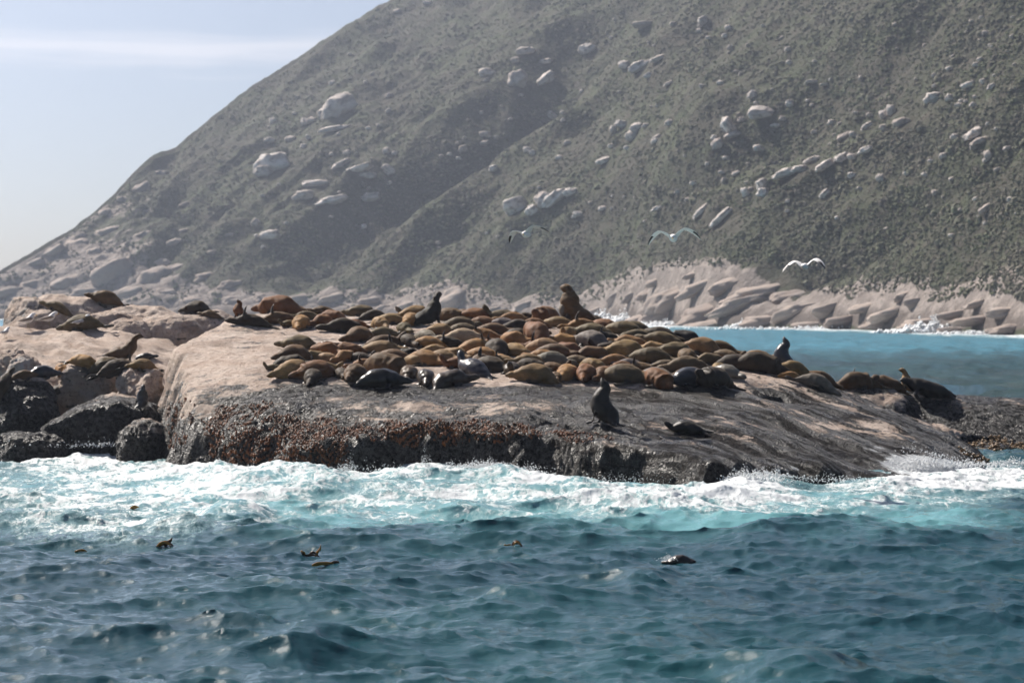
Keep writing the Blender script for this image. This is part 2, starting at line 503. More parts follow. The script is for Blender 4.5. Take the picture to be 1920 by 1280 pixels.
sea_rock(255, 572, 116, (2.6, 2.2, 1.8), 43, 'grey sloping rock on the skyline right of the sleeping seals', gu=0.25, wetoff=0.12, namp=0.1)
sea_rock(375, 582, 112, (2.0, 2.0, 1.6), 45, 'low grey rock behind the corner of the main rock', gu=0.18, wetoff=0.16, namp=0.1)
# right group
sea_rock(1600, 724, 95.5, (2.7, 2.7, 2.6), 51, 'brown rock carrying the resting seals behind the wet flank', sq=2.8, wetoff=0.5, wetz=(1.9, 0.8), rot=(6, 5, 0), namp=0.1, rel=0.4)
sea_rock(1775, 729, 96.5, (6.4, 3.0, 1.35), 53, 'long dark low rock at the right with an undercut edge', sq=3.6, wetoff=0.75, wetz=(1.6, 0.6), rot=(4, 3.8, 0), cuts=1, namp=0.09, rel=0.3)
sea_rock(1720, 792, 90.5, (1.6, 1.5, 0.9), 57, 'grey wave-worn rock between the wet flank and the undercut rock', wetoff=0.12, wetz=(1.0, 0.2), namp=0.2)
sea_rock(1905, 822, 92.0, (2.6, 2.6, 0.55), 59, 'weedy reef barely above water below the undercut rock', wetoff=0.45, namp=0.4, sq=3)

def build_bvh(lst):
    vs, fs, off = [], [], 0
    for v, f in lst:
        vs.append(v); fs += (f + off).tolist(); off += len(v)
    return BVHTree.FromPolygons(np.vstack(vs).tolist(), fs)
ROCK_BVH = build_bvh(ROCKS)
EYE = Vector((0, 0, HC))
def ray_px(px, py, bvh=None):
    d = Vector(((px - 960) / F, 1, -(py - HY) / F)).normalized()
    return (bvh or ROCK_BVH).ray_cast(EYE, d)
def drop(x, y, z0=12.0, bvh=None):
    return (bvh or ROCK_BVH).ray_cast(Vector((x, y, z0)), Vector((0, 0, -1)))
# ------------------------------------------------------------------ sea
def ocean_tile(n, Lm, lam_lo, lam_hi, wdir, spread, seed, rms, steep_p=4.0):
    rs = np.random.default_rng(seed)
    kx = np.fft.fftfreq(n, Lm / n) * 2 * np.pi
    KX, KY = np.meshgrid(kx, kx)
    K = np.hypot(KX, KY) + 1e-9
    c = (KX * math.cos(wdir) + KY * math.sin(wdir)) / K
    k0 = 2 * np.pi / lam_hi; k1 = 2 * np.pi / lam_lo
    Sp = K ** (-steep_p) * np.exp(-(k0 / K) ** 2 * 1.2) * np.exp(-(K / k1) ** 2) * (0.12 + np.abs(c) ** spread)
    Sp[0, 0] = 0
    A = np.sqrt(Sp) * (rs.normal(size=(n, n)) + 1j * rs.normal(size=(n, n)))
    h = np.fft.ifft2(A).real
    sc = rms / h.std()
    dx = np.fft.ifft2(1j * KX / K * A).real * sc
    dy = np.fft.ifft2(1j * KY / K * A).real * sc
    return h * sc, dx, dy
def tile_sample(T, Lm, x, y):
    n = T.shape[0]
    u = (x / Lm * n) % n; w = (y / Lm * n) % n
    i = np.floor(u).astype(int); j = np.floor(w).astype(int)
    fu = u - i; fw = w - j
    i1 = (i + 1) % n; j1 = (j + 1) % n; i %= n; j %= n
    return (T[j, i] * (1 - fu) + T[j, i1] * fu) * (1 - fw) + (T[j1, i] * (1 - fu) + T[j1, i1] * fu) * fw
W1 = ocean_tile(512, 71.0, 0.4, 10.0, R(262), 5, 21, 0.14, 3.9)
W2 = ocean_tile(256, 17.3, 0.22, 1.6, R(252), 4, 22, 0.028, 2.8)

cols = np.concatenate([np.linspace(-4200, -700, 12)[:-1], np.linspace(-700, -60, 40)[:-1], np.arange(-60, 1980, 3.4), np.linspace(1980, 2620, 40)[1:], np.linspace(2620, 6000, 12)[1:]])
rows = np.concatenate([np.linspace(6, 30, 24)[:-1], np.arange(30, 84, 0.105), np.arange(84, 104, 0.3), np.geomspace(104, 900, 110), np.geomspace(930, 2600, 8)])
PX, DD = np.meshgrid(cols, rows)
pxf = PX.ravel(); y0 = DD.ravel()
x0 = (pxf - 960) * y0 / F
py0 = HY + HC / y0 * F
foam0 = sstep(855, 885, py0) * sstep(985, 940, py0)
fade = (1 - sstep(160, 800, y0) * 0.75) * (1 - 0.3 * foam0)
near = sstep(150, 90, y0)
h1, dx1, dy1 = (tile_sample(t, 71.0, x0, y0) for t in W1)
h2, dx2, dy2 = (tile_sample(t, 17.3, x0 + 3, y0) for t in W2)
# rougher and smoother patches
gust = 0.75 + 0.6 * sstep(-0.4, 0.5, fbm(np.c_[x0 * 0.05, y0 * 0.035, np.zeros(len(x0))], 2))
chop = 0.82
X = x0 + fade * (chop * gust * dx1 + 1.1 * near * dx2)
Y = y0 + fade * (chop * gust * dy1 + 1.1 * near * dy2)
Z = fade * (gust * h1 + near * h2)
# breakers and swells: column, row, half widths, height
SW = [(480, 905, 170, 22, .5), (640, 915, 120, 20, .34), (860, 902, 150, 24, .62), (1010, 918, 110, 20, .30), (1220, 938, 190, 15, .26), (1420, 905, 80, 16, .42),
      (60, 850, 170, 14, .25), (440, 972, 62, 13, .46), (335, 988, 55, 11, .26), (1560, 975, 330, 11, .26), (1870, 972, 140, 12, .32), (480, 1240, 120, 26, .2),
      (700, 1262, 160, 20, .12), (1090, 1112, 140, 20, .2), (1200, 1090, 60, 14, .2), (960, 1125, 110, 14, .16), (240, 1042, 90, 12, .12), (1480, 1262, 120, 22, .3),
      (1850, 1130, 120, 16, .16), (850, 1062, 120, 12, .18), (1700, 905, 110, 14, .2)]
sw = np.zeros_like(Z)
for cx, cyy, rx, ry, a in SW:
    dd0 = HC * F / (cyy - HY)
    dyw = HC * F / (cyy - HY - ry) - dd0
    dx_ = (pxf - cx) / rx
    bend = 0.35 * dx_ * dx_ * dyw + 0.5 * dyw * perlin(np.c_[x0 * 0.5, np.full(len(x0), cx * .01), np.zeros(len(x0))])
    dy_ = (y0 - dd0 - bend) / dyw
    prof = np.where(dy_ < 0, np.exp(-np.abs(dy_) ** 1.5 * 1.0), np.exp(-np.abs(dy_) ** 1.5 * 2.2))
    sw += a * np.exp(-dx_ ** 4 * 0.7 - dx_ ** 2 * 0.3) * prof
Z += sw
# foam
foam = 0.82 * blobs(pxf, py0, [(60, 840, 260, 34, .95), (250, 870, 170, 30, .8), (120, 920, 260, 40, .75), (350, 950, 220, 30, .35), (380, 915, 150, 30, .95), (560, 918, 170, 32, .85), (760, 925, 140, 36, .95),
                        (930, 912, 150, 40, 1.0), (1080, 945, 140, 24, .9), (1250, 948, 160, 17, 1.05), (1370, 960, 90, 12, .7), (1420, 915, 80, 22, 1.0), (1330, 930, 60, 16, .6),
                        (160, 985, 190, 22, .7), (300, 990, 120, 22, .55), (420, 968, 70, 16, .75), (560, 985, 120, 14, .3),
                        (1640, 915, 150, 14, .75), (1662, 933, 45, 9, .5), (1760, 900, 110, 22, 1.0), (1880, 895, 80, 26, .9), (1560, 940, 170, 14, .6), (1800, 940, 120, 12, .35), (1480, 955, 80, 10, .45)])
foam -= blobs(pxf, py0, [(1030, 950, 110, 12, .35), (650, 905, 60, 12, .4), (300, 870, 90, 10, .3)])
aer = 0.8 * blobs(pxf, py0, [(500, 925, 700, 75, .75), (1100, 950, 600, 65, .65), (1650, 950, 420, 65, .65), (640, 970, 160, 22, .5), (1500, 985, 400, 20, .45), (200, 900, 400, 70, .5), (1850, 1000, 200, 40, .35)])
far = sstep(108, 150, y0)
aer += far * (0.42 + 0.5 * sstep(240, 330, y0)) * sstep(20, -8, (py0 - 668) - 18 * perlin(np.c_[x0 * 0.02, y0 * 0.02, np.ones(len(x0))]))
# surf at the foot of the mainland
SHORE_PX = np.array([-9000, -2000, -600, 0, 400, 800, 1130, 1300, 1500, 1700, 1920, 2400, 4000, 11000.])
SHORE_D = np.array([2600, 1300, 1000, 900, 860, 810, 720, 610, 562, 500, 440, 350, 250, 200.])
sh = np.interp(pxf, SHORE_PX, SHORE_D)
sgap = sh - y0
sn = fbm(np.c_[x0 * 0.03, y0 * 0.006, np.full(len(x0), 2.)], 3)
foam += np.where(far > 0, sstep(75, 5, sgap) * (0.75 + 0.8 * sn), 0)
foam += np.where(far > 0, np.exp(-((pxf - 1160) / 110) ** 2 - ((sgap - 35) / 60) ** 2) * 1.0 + np.exp(-((pxf - 1750) / 45) ** 2 - ((sgap - 15) / 35) ** 2) * 0.9, 0)
cap = np.clip(0.62 + 0.3 * sstep(40, 4, np.abs(py0 - np.interp(pxf, [0, 300, 600, 900, 1100, 1300, 1420, 1600, 1900], [835, 880, 890, 880, 915, 945, 905, 910, 885]))), 0, 0.92)
foam = np.where(far > 0, np.minimum(foam, 0.9), np.minimum(foam, cap))
# froth has relief of its own
fr = sstep(0.35, 0.9, foam) * near
pp = np.c_[x0, y0, np.zeros(len(x0))]
Z += fr * (0.09 * fbm(pp * np.array([1.1, 0.9, 1]), 5, 0.62) + 0.035 * ridged(pp * np.array([3.2, 2.6, 1]), 3))
X += fr * 0.12 * perlin(pp * 2.2 + 31); Y += fr * 0.12 * perlin(pp * 2.2 + 57)
v = np.c_[X, Y, Z]
f = grid_faces(len(rows), len(cols))
me = mesh_from('sea', v, f)
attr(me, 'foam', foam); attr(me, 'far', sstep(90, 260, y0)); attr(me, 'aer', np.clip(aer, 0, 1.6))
m = NT('sea_water')
p = m.geo()
foamA = m.attr('foam'); aerA = m.attr('aer')
flat = m.geo(scale=(1.0, 0.62, 1.0), rot=(0, 0, R(12)))
fn1 = m.noise(flat, 0.9, 9, 0.72, 0.9)
fn2 = m.noise(flat, 6.5, 6, 0.68, 0.6)
lace = m.math('SUBTRACT', 1.0, m.math('ABSOLUTE', m.math('MULTIPLY_ADD', m.noise(flat, 1.7, 5, 0.6, 1.6), 4.0, -2.0)))
big = m.noise(m.geo(scale=(0.7, 1.0, 1), rot=(0, 0, R(8))), 0.42, 3, 0.55, 0.8)
foamB = m.math('MULTIPLY_ADD', m.math('SUBTRACT', big, 0.5), m.math('MULTIPLY', m.ss(0.1, 0.5, foamA), 1.5), foamA)
fs_ = m.math('ADD', m.math('ADD', foamB, m.math('MULTIPLY', m.math('SUBTRACT', lace, 0.45), 0.55)), m.math('ADD', m.math('MULTIPLY', m.math('SUBTRACT', fn1, 0.5), 2.2), m.math('MULTIPLY', m.math('SUBTRACT', fn2, 0.5), 1.2)))
gate_ = m.ss(0.03, 0.3, foamA)
fmk = m.math('MULTIPLY', m.ss(0.62, 1.1, fs_), gate_)
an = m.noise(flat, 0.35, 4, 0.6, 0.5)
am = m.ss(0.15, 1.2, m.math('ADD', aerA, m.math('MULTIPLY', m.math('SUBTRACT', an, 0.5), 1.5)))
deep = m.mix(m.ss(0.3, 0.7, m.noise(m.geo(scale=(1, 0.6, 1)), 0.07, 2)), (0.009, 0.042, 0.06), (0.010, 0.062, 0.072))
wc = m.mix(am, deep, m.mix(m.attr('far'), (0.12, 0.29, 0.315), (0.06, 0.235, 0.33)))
# suspended bubbles whiten the water around the foam
wc = m.mix(m.math('MULTIPLY', m.math('MULTIPLY', m.ss(0.2, 0.8, fs_), gate_), 0.55), wc, (0.3, 0.44, 0.45))
kelp = m.math('MULTIPLY', m.ss(0.62, 0.7, m.noise(m.geo(scale=(0.5, 0.6, 1)), 0.28, 5, 0.6)), m.ss(0.25, 0.0, aerA))
wc = m.mix(m.math('MULTIPLY', kelp, 0.15), wc, (0.035, 0.026, 0.03))
col = m.mix(fmk, wc, (0.62, 0.645, 0.66))
rip = m.noise(m.geo(scale=(0.7, 1.0, 1)), 8.0, 7, 0.68, 0.3)
rip2 = m.noise(m.geo(scale=(0.6, 1.0, 1), rot=(0, 0, R(-12))), 2.6, 5, 0.6, 0.2)
swl = m.noise(m.geo(scale=(0.8, 0.5, 1), rot=(0, 0, R(15))), 0.55, 4, 0.6, 0.3)
hgt = m.math('ADD', m.math('MULTIPLY', rip, 0.45), rip2)
hgt = m.math('ADD', hgt, m.math('MULTIPLY', m.math('MULTIPLY', fn2, fmk), 1.3))
hgt = m.math('ADD', hgt, m.math('MULTIPLY', swl, m.math('MULTIPLY', m.attr('far'), 30.0)))
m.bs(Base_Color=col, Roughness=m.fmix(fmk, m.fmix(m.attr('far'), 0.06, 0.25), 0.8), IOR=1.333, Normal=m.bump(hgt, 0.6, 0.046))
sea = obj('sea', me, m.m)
tag(sea, 'choppy teal sea breaking white against the seal rock', None, None, 'structure')
SPX, SPY = proj(np.c_[X, np.maximum(Y, 1), Z])
def sea_z(px, py):
    """height and place of the water that shows at a pixel"""
    i = np.argmin((SPX - px) ** 2 + (SPY - py) ** 2)
    return np.array([X[i], Y[i], Z[i]])

# ------------------------------------------------------------------ mainland hillside
RIDGE = [(-400, 600, 910), (-260, 577, 920), (-200, 566, 930), (-60, 535, 935), (0, 512, 945), (60, 478, 960), (140, 430, 985), (215, 368, 1010), (250, 328, 1022), (290, 293, 1035), (330, 281, 1045), (400, 222, 1065),
         (470, 168, 1090), (540, 126, 1110), (620, 70, 1135), (700, 22, 1155), (745, -4, 1170), (1000, -170, 1260), (1500, -470, 1420), (2000, -680, 1500), (2600, -850, 1500), (3500, -900, 1400)]
RG = np.array(RIDGE, float)
hc = np.concatenate([np.arange(-400, 2300, 4.2), np.linspace(2300, 3500, 18)])
nt_ = 420
tt = np.concatenate([np.linspace(0, 0.07, 90)[:-1], np.linspace(0.07, 0.62, 290)[:-1], np.linspace(0.62, 1, 50)])
tt = np.concatenate([[-0.03, -0.012], tt, [1.06, 1.25]])
HPX, HT = np.meshgrid(hc, tt)
hp = HPX.ravel(); ht = HT.ravel()
d0 = np.interp(hp, SHORE_PX, SHORE_D); dr = np.interp(hp, RG[:, 0], RG[:, 2]); yr = np.interp(hp, RG[:, 0], RG[:, 1])
def smooth_cols(a, k=31):
    A = a.reshape(len(tt), len(hc)); pad = np.pad(A, ((0, 0), (k // 2, k // 2)), mode='edge')
    c = np.cumsum(np.pad(pad, ((0, 0), (1, 0))), axis=1)
    return ((c[:, k:] - c[:, :-k]) / k).ravel()
d0 = smooth_cols(smooth_cols(d0)); dr = smooth_cols(smooth_cols(dr))
zr = HC - (yr - HY) * dr / F
tcl = np.clip(ht, 0, 1)
dd = d0 + (dr - d0) * ht
hz = zr * (tcl ** 0.93) + np.where(ht < 0, ht * 150, 0) - np.where(ht > 1, (ht - 1) * zr * 1.1, 0)
hv = np.c_[(hp - 960) * dd / F, dd, hz]
ux, uy = proj(hv)
rise = sstep(0, 25, hz) * sstep(1.0, 0.93, ht)
# gullies that run down to the lower left, as (row + slope * column) bands
def gully(slope, q0, w):
    return np.exp(-((uy + slope * ux - q0 - 22 * perlin(np.c_[ux * 0.006, uy * 0.006, np.full(len(ux), q0 * .01)])) / w) ** 2)
G = 7 * gully(0.56, 1090, 42) + 6 * gully(0.82, 1000, 48) + 5 * gully(0.75, 1010 + 330, 40) + 4 * gully(0.8, 1120, 30) + 5 * gully(0.62, 1420, 40) + 4 * gully(0.7, 1560, 36) + 3.5 * gully(0.66, 860, 34) + 5 * gully(0.75, 1700, 45)
qq = np.c_[(uy + 0.68 * ux) * 0.008, (ux - 0.4 * uy) * 0.0016, np.zeros(len(ux))]
G2 = 4.5 * ridged(qq, 3)
rk = 2.2 * fbm(hv * 0.03, 4) + 0.9 * fbm(hv * 0.13, 3)
hv[:, 2] += rise * (1.5 * (G2 - 0.8) - 2.2 * G + rk)
def worley(u, w):
    iu = np.floor(u).astype(int); iw = np.floor(w).astype(int)
    best = np.full(u.shape, 9.0)
    for a in (-1, 0, 1):
        for b in (-1, 0, 1):
            cu = iu + a; cw = iw + b
            h1_ = _perm[(_perm[cu & 255] + cw) & 255]; h2_ = _perm[(h1_ + 91) & 255]
            best = np.minimum(best, (u - cu - h1_ / 255.0) ** 2 + (w - cw - h2_ / 255.0) ** 2)
    return np.sqrt(best)
_s = hv[:, 0]; _e = dd - d0
bare = np.clip(sstep(14, 6, hz) + sstep(430, 200, ux) * sstep(60, 20, hz) * 0.4 + blobs(ux, uy, [(1340, 545, 170, 40, 1.0), (150, 510, 150, 50, .5)]), 0, 1) * sstep(1.0, 0.95, ht) * sstep(0.0, 0.004, ht)
wx_ = 3.5 * perlin(hv * 0.06); wy_ = 3.5 * perlin(hv * 0.06 + 20)
dome = 2.6 * (1 - worley((_s * 0.9 + _e * 0.55 + wx_) / 34, (_e - 0.4 * _s + wy_) / 11) ** 2 * 1.3) + 1.5 * (1 - worley((_s + _e * .4 + wx_) / 11, (_e - 0.3 * _s + wy_) / 5) ** 2 * 1.3) + 0.5 * fbm(hv * 0.3, 3)
hv[:, 2] += bare * (dome - 2.1) * 1.0 * sstep(-0.005, 0.03, ht)
edge = sstep(0.93, 1.0, ht) * (ht <= 1.0)
hv[:, 2] += edge * sstep(-300, 100, hp) * 0.8 * ridged(np.c_[hp * 0.02, np.zeros(len(hp)), np.zeros(len(hp))], 4) * np.interp(hp, [0, 900], [0.8, 1.4])
lim_ = HC - (yr + 3 - HY) * dd / F            # nothing stands above the ridge line
below = (ht < 0.985) & (ht > 0)
hv[:, 2] = np.where(below, np.minimum(hv[:, 2], lim_), hv[:, 2])
hf = grid_faces(len(tt), len(hc))
me = mesh_from('hillside', hv, hf)
hux, huy = proj(hv)
rocky = bare * 0.75 + sstep(14, 5, hz) * 0.3 + 0.35 * sstep(430, 180, hux) * sstep(0.2, -0.4, perlin(hv * 0.02)) + blobs(hux, huy, [(1330, 545, 170, 36, .4), (150, 515, 150, 45, .35), (620, 330, 120, 60, .15)])
attr(me, 'rocky', rocky)
m = NT('fynbos_slope')
p = m.geo()
a1 = m.noise(p, 0.035, 5, 0.6); a2 = m.noise(p, 0.22, 5, 0.65); a3 = m.noise(p, 0.9, 4, 0.6)
veg = m.mix(m.ss(0.35, 0.65, a1), (0.044, 0.043, 0.032), (0.052, 0.062, 0.034))
veg = m.mix(m.ss(0.4, 0.7, a2), veg, (0.068, 0.06, 0.048))
st = m.mix(m.ss(0.35, 0.7, a2), (0.165, 0.14, 0.126), (0.29, 0.25, 0.225))
st = m.mix(m.ss(0.5, 0.75, a3), st, (0.13, 0.11, 0.1))
rkm = m.ss(0.45, 0.62, m.math('ADD', m.attr('rocky'), m.math('MULTIPLY', m.math('SUBTRACT', a2, 0.5), 1.1)))
hzp = m.n('ShaderNodeSeparateXYZ', {0: m.n('ShaderNodeNewGeometry').outputs['Position']}).outputs[2]
tide = m.ss(5.5, 2.0, m.math('MULTIPLY_ADD', m.math('SUBTRACT', a2, 0.5), 6.0, hzp))
st = m.mix(m.math('MULTIPLY', tide, 0.8), st, (0.075, 0.062, 0.055))
m.bs(Base_Color=m.mix(rkm, veg, st), Roughness=0.95, Specular_IOR_Level=0.1, Normal=m.bump(m.math('ADD', a3, m.math('MULTIPLY', a2, 2)), 0.6, 0.9))
hill = obj('hillside', me, m.m)
tag(hill, 'steep scrub covered mountainside scattered with granite boulders', None, None, 'structure')
HILL_BVH = BVHTree.FromPolygons(hv.tolist(), hf.tolist())

# granite for the boulders of the hillside
m = NT('hill_granite')
p = m.coord('Object')
b1 = m.noise(p, 1.4, 5, 0.6); b2 = m.noise(p, 6, 4, 0.6)
orand = m.n('ShaderNodeObjectInfo').outputs['Random']
c0 = m.mix(orand, (0.42, 0.355, 0.315), (0.62, 0.56, 0.52))
c0 = m.mix(m.ss(0.42, 0.62, b1), c0, (0.25, 0.215, 0.195))
c0 = m.mix(m.math('MULTIPLY', m.ss(0.55, 0.7, b2), 0.5), c0, (0.13, 0.115, 0.105))
m.bs(Base_Color=c0, Roughness=0.9, Specular_IOR_Level=0.2, Normal=m.bump(b2, 0.5, 0.05))
M_hillrock = m.m
stone_meshes = []
for s in range(9):
    sv, sf = blob_mesh((1, 0.9, 0.8), 300 + s, 2.4 + 0.35 * (s % 4), 4, 0.3, 14, 0.7)
    q_ = mesh_from('boulder', sv, sf)
    q_.materials.append(M_hillrock)
    stone_meshes.append(q_)
shore_meshes = []
M_shore = M_hillrock.copy(); M_shore.name = 'shore_granite'
for nd in M_shore.node_tree.nodes:
    if nd.type == 'MIX' and abs(nd.inputs[6].default_value[0] - 0.42) < 1e-3:
        nd.inputs[6].default_value = (0.25, 0.2, 0.172, 1); nd.inputs[7].default_value = (0.36, 0.295, 0.255, 1)
for q_ in stone_meshes:
    w_ = q_.copy(); w_.materials.clear(); w_.materials.append(M_shore); shore_meshes.append(w_)
boulder_pts = []
def hill_stone(px, py, wpx, hpx=None, tilt=None, name='boulder', sink=0.25, seed=None):
    hit = ray_px(px, py, HILL_BVH)
    if hit[0] is None:
        return None
    d = hit[0].y
    k = random.randrange(9) if seed is None else seed
    o = obj(name, stone_meshes[k], None, hill)
    rx = wpx * d / F / 2
    rz = (hpx if hpx else wpx * random.uniform(0.5, 0.8)) * d / F / 2
    o.location = hit[0] + Vector((0, rx * 0.1, rz * (0.75 - sink) + (0.35 if sink < 1 else 0)))
    o.scale = (rx * 1.12, (rx + rz) / 1.9, rz * 1.15)
    if name == 'shore_rock':
        o.rotation_euler = (random.uniform(-.5, .5), random.uniform(-.55, .3), random.uniform(-1.6, 1.6))
        o.data = shore_meshes[k]
    o.rotation_euler = (random.uniform(-.2, .2), R(-tilt) if tilt is not None else random.uniform(-.45, .1), random.uniform(-.5, .5))
    boulder_pts.append((px, py, wpx))
    return o
BIG = [(632,212,70,44,25),(972,160,40,38,25),(1022,156,42,20,35),(1100,99,30,22,20),(912,142,24,20,10),(985,102,36,18,10),(965,118,16,14,0),(1022,120,26,12,5),(1170,128,18,18,0),(1200,132,44,22,25),(1232,115,34,12,18),(1205,52,44,14,5),(1318,46,22,18,20),(1262,50,16,10,0),
       (508,322,70,46,15),(492,330,34,28,0),(625,246,60,12,12),(572,234,16,16,0),(585,230,16,12,0),(545,265,20,12,0),(578,262,10,12,20),(505,268,18,14,20),(640,310,40,10,28),(672,322,46,14,16),(690,335,30,12,5),(724,288,12,14,10),(740,292,10,10,0),(728,326,16,28,55),(590,350,54,16,5),(570,372,40,20,10),(625,382,64,18,14),(695,377,40,20,8),(478,425,18,18,45),(506,447,34,20,5),(925,321,18,14,20),(868,284,18,14,25),(908,256,16,12,0),(903,215,8,8,0),
       (965,398,46,34,15),(995,402,24,22,30),(1018,385,34,34,40),(1038,380,50,26,40),(1068,366,24,16,10),(1130,307,30,14,15),(1048,300,12,10,0),(1063,272,14,10,10),(1035,225,12,24,50),(1055,216,10,10,0),(1185,262,22,22,10),(1195,245,30,18,20),(1165,240,26,18,0),(1150,250,14,18,0),(1230,265,24,12,35),(1210,240,14,10,0),(1255,236,18,14,0),(1145,278,14,10,0),(1175,282,12,10,0),
       (1411,184,18,18,0),(1418,198,10,8,0),(1424,284,20,16,0),(1428,220,60,26,5),(1390,230,16,12,20),(1365,250,24,40,40),(1345,278,20,22,20),(1375,258,30,14,20),(1340,265,14,14,0),(1480,122,12,10,0),(1525,158,30,9,2),(1545,163,20,7,0),(1615,152,12,12,0),(1480,200,16,16,0),(1560,235,16,12,10),(1455,240,20,8,0),
       (1522,306,30,14,25),(1545,318,44,16,28),(1580,302,36,18,25),(1600,300,20,14,0),(1625,287,34,14,20),(1480,330,60,18,12),(1500,322,30,14,10),(1430,355,24,26,40),(1432,370,26,22,10),(1398,368,14,22,20),(1545,370,24,14,40),(1597,335,16,14,20),(1612,358,12,8,0),
       (1672,216,16,26,0),(1656,222,16,18,30),(1690,235,30,18,20),(1655,245,14,14,0),(1625,242,24,12,30),(1752,192,36,24,10),(1780,190,16,16,0),(1815,165,24,12,15),(1842,158,12,12,0),(1860,168,20,12,30),(1798,202,14,10,0),(1830,255,46,18,25),(1840,270,40,14,15),(1825,282,14,14,0),(1852,298,16,20,20),(1790,262,16,12,0),(1768,298,16,12,10),(1890,284,20,10,10),(1700,330,16,8,0),(1650,340,14,16,10),(1735,333,14,10,0),(1600,258,14,14,0),(1580,262,26,12,30),(1895,380,16,10,0),(1848,400,30,16,30),
       (1310,62,12,10,0),(1330,75,12,8,0),(1350,160,12,10,0),(1315,165,10,8,0),(1370,95,14,12,0),(1255,160,24,8,25),(1215,147,16,10,30),(1090,175,8,8,0),(745,25,14,10,25),(800,10,16,10,0),(930,262,10,8,0),(1380,330,18,10,20),(1315,400,40,12,40),(1350,415,54,16,42),(1300,348,16,10,0),(1235,395,30,10,20),(1130,395,18,10,10),(1085,405,22,10,0),(1270,365,14,10,10),(1290,380,14,10,0)]
for b in BIG:
    hill_stone(*b)
for i in range(150):           # smaller stones strewn between them
    for _ in range(30):
        px_ = random.uniform(480, 1910); py_ = random.uniform(30, 470)
        if py_ > 620 - 0.8 * px_ and perlin(np.array([[px_ * 0.006, py_ * 0.009, 3.3]]))[0] > 0.02 - 0.1 * (px_ > 1300):
            break
    w_ = random.choice([7, 8, 8, 9, 10, 12, 14])
    hill_stone(px_, py_, w_, w_ * random.uniform(0.6, 0.9))
# bare slabs low on the headland at the left
for b in [(150,452,60,34,20),(205,432,70,36,25),(262,352,44,30,35),(298,325,40,26,30),(175,470,44,26,20),(95,470,60,22,30),(60,492,50,20,28),(130,522,70,34,22),(215,505,90,70,30),(285,515,90,56,25),(330,500,50,30,20),(160,545,70,30,10),(240,545,60,34,10),(60,530,60,26,20),(20,545,60,24,10),(310,545,50,26,5),(385,515,50,24,20),(435,530,60,26,10),(440,560,60,26,5),(370,560,50,22,0),(500,555,60,24,5),(560,560,50,22,10),(620,555,60,24,15),(690,560,50,20,10),(265,440,50,22,35),(320,452,40,16,30),(200,395,30,30,30),(230,372,26,26,30),(350,380,30,14,25),(300,490,40,20,25),(400,470,24,12,10),(430,440,20,10,20),(345,430,26,12,15),
          (848,556,78,74,35),(812,575,46,40,20),(760,570,50,26,20),(880,585,60,36,15),(930,580,50,24,20),(985,572,60,30,30),(1020,585,60,30,25),(1060,575,50,26,20),(720,575,40,20,5)]:
    hill_stone(b[0], b[1], b[2] * 0.9, b[3] * 0.95, b[4] * 0.8, name='shore_rock', sink=1.25)
# granite slabs above the far surf
for b in [(1150,552,40,34,45),(1120,575,60,30,30),(1185,548,46,24,35),(1215,540,60,26,35),(1270,540,150,60,27),(1320,525,110,36,27),(1370,522,100,40,20),(1430,535,160,46,14),(1400,560,150,46,18),(1330,570,130,44,25),(1250,575,120,50,25),(1200,590,90,30,20),(1480,545,90,30,10),(1500,572,120,40,14),(1440,590,120,34,8),(1340,598,120,26,8),(1560,570,90,34,16),(1590,592,120,34,8),(1530,600,90,22,4),(1630,565,80,26,18),(1680,575,100,36,18),(1655,600,90,26,6),(1720,560,50,30,5),(1740,596,120,36,8),(1800,580,90,26,10),(1840,590,120,30,6),(1890,575,90,34,6),(1900,606,110,30,2),(1800,612,90,20,0),(1960,590,100,36,8),(1290,604,80,18,2),(1455,612,80,14,2),(1090,590,60,26,20),(2010,600,120,40,5),(1700,545,60,26,20),(1840,560,70,22,12),(1230,520,40,22,25),(1300,508,50,16,20)]:
    hill_stone(b[0], b[1] + 4, b[2] * 0.9, b[3] * 0.75, b[4] * 0.75, name='shore_rock', sink=1.35)

# scrub: tens of thousands of bushes nobody could count
bush_col = bpy.data.collections.new('bush_shapes')
m = NT('scrub_leaves')
p = m.geo()
c1 = m.noise(m.geo(scale=(1, 0.35, 1.2), rot=(0, R(-25), 0)), 0.028, 5, 0.65); c2 = m.noise(p, 0.35, 4, 0.6)
g_ = m.mix(m.ss(0.35, 0.65, c1), (0.118, 0.116, 0.084), (0.142, 0.158, 0.09))
g_ = m.mix(m.ss(0.45, 0.66, c2), g_, (0.17, 0.15, 0.122))
m.bs(Base_Color=g_, Roughness=0.85, Specular_IOR_Level=0.15)
M_bush = m.m
for s in range(4):
    rs = np.random.default_rng(70 + s)
    vv, ff = [], []
    for i in range(44):
        u = rs.normal(size=3); u[2] = abs(u[2]) * 0.8; u /= np.linalg.norm(u)
        c_ = u * rs.uniform(0.45, 1.0) * np.array([1, 1, 0.75])
        a_ = rs.normal(size=3); a_ /= np.linalg.norm(a_)
        b_ = np.cross(u, a_); b_ /= np.linalg.norm(b_) + 1e-6
        t_ = np.cross(b_, u)
        s_ = rs.uniform(0.22, 0.4)
        k0 = len(vv)
        vv += [c_ - b_ * s_, c_ + t_ * s_ * 1.4, c_ + b_ * s_, c_ - t_ * s_]
        ff.append((k0, k0 + 1, k0 + 2, k0 + 3))
    bo = bpy.data.objects.new('bush_shape', mesh_from('bush', np.array(vv), ff, False))
    bo.data.materials.append(M_bush)
    bush_col.objects.link(bo)
NB = 52000
bx = rng.uniform(-60, 1980, NB * 2); by = rng.uniform(-30, 580, NB * 2)
wts = np.ones(NB * 2)
ridge_y = np.interp(bx, RG[:, 0], RG[:, 1])
okb = by > ridge_y + 2
bx = bx[okb][:NB]; by = by[okb][:NB]
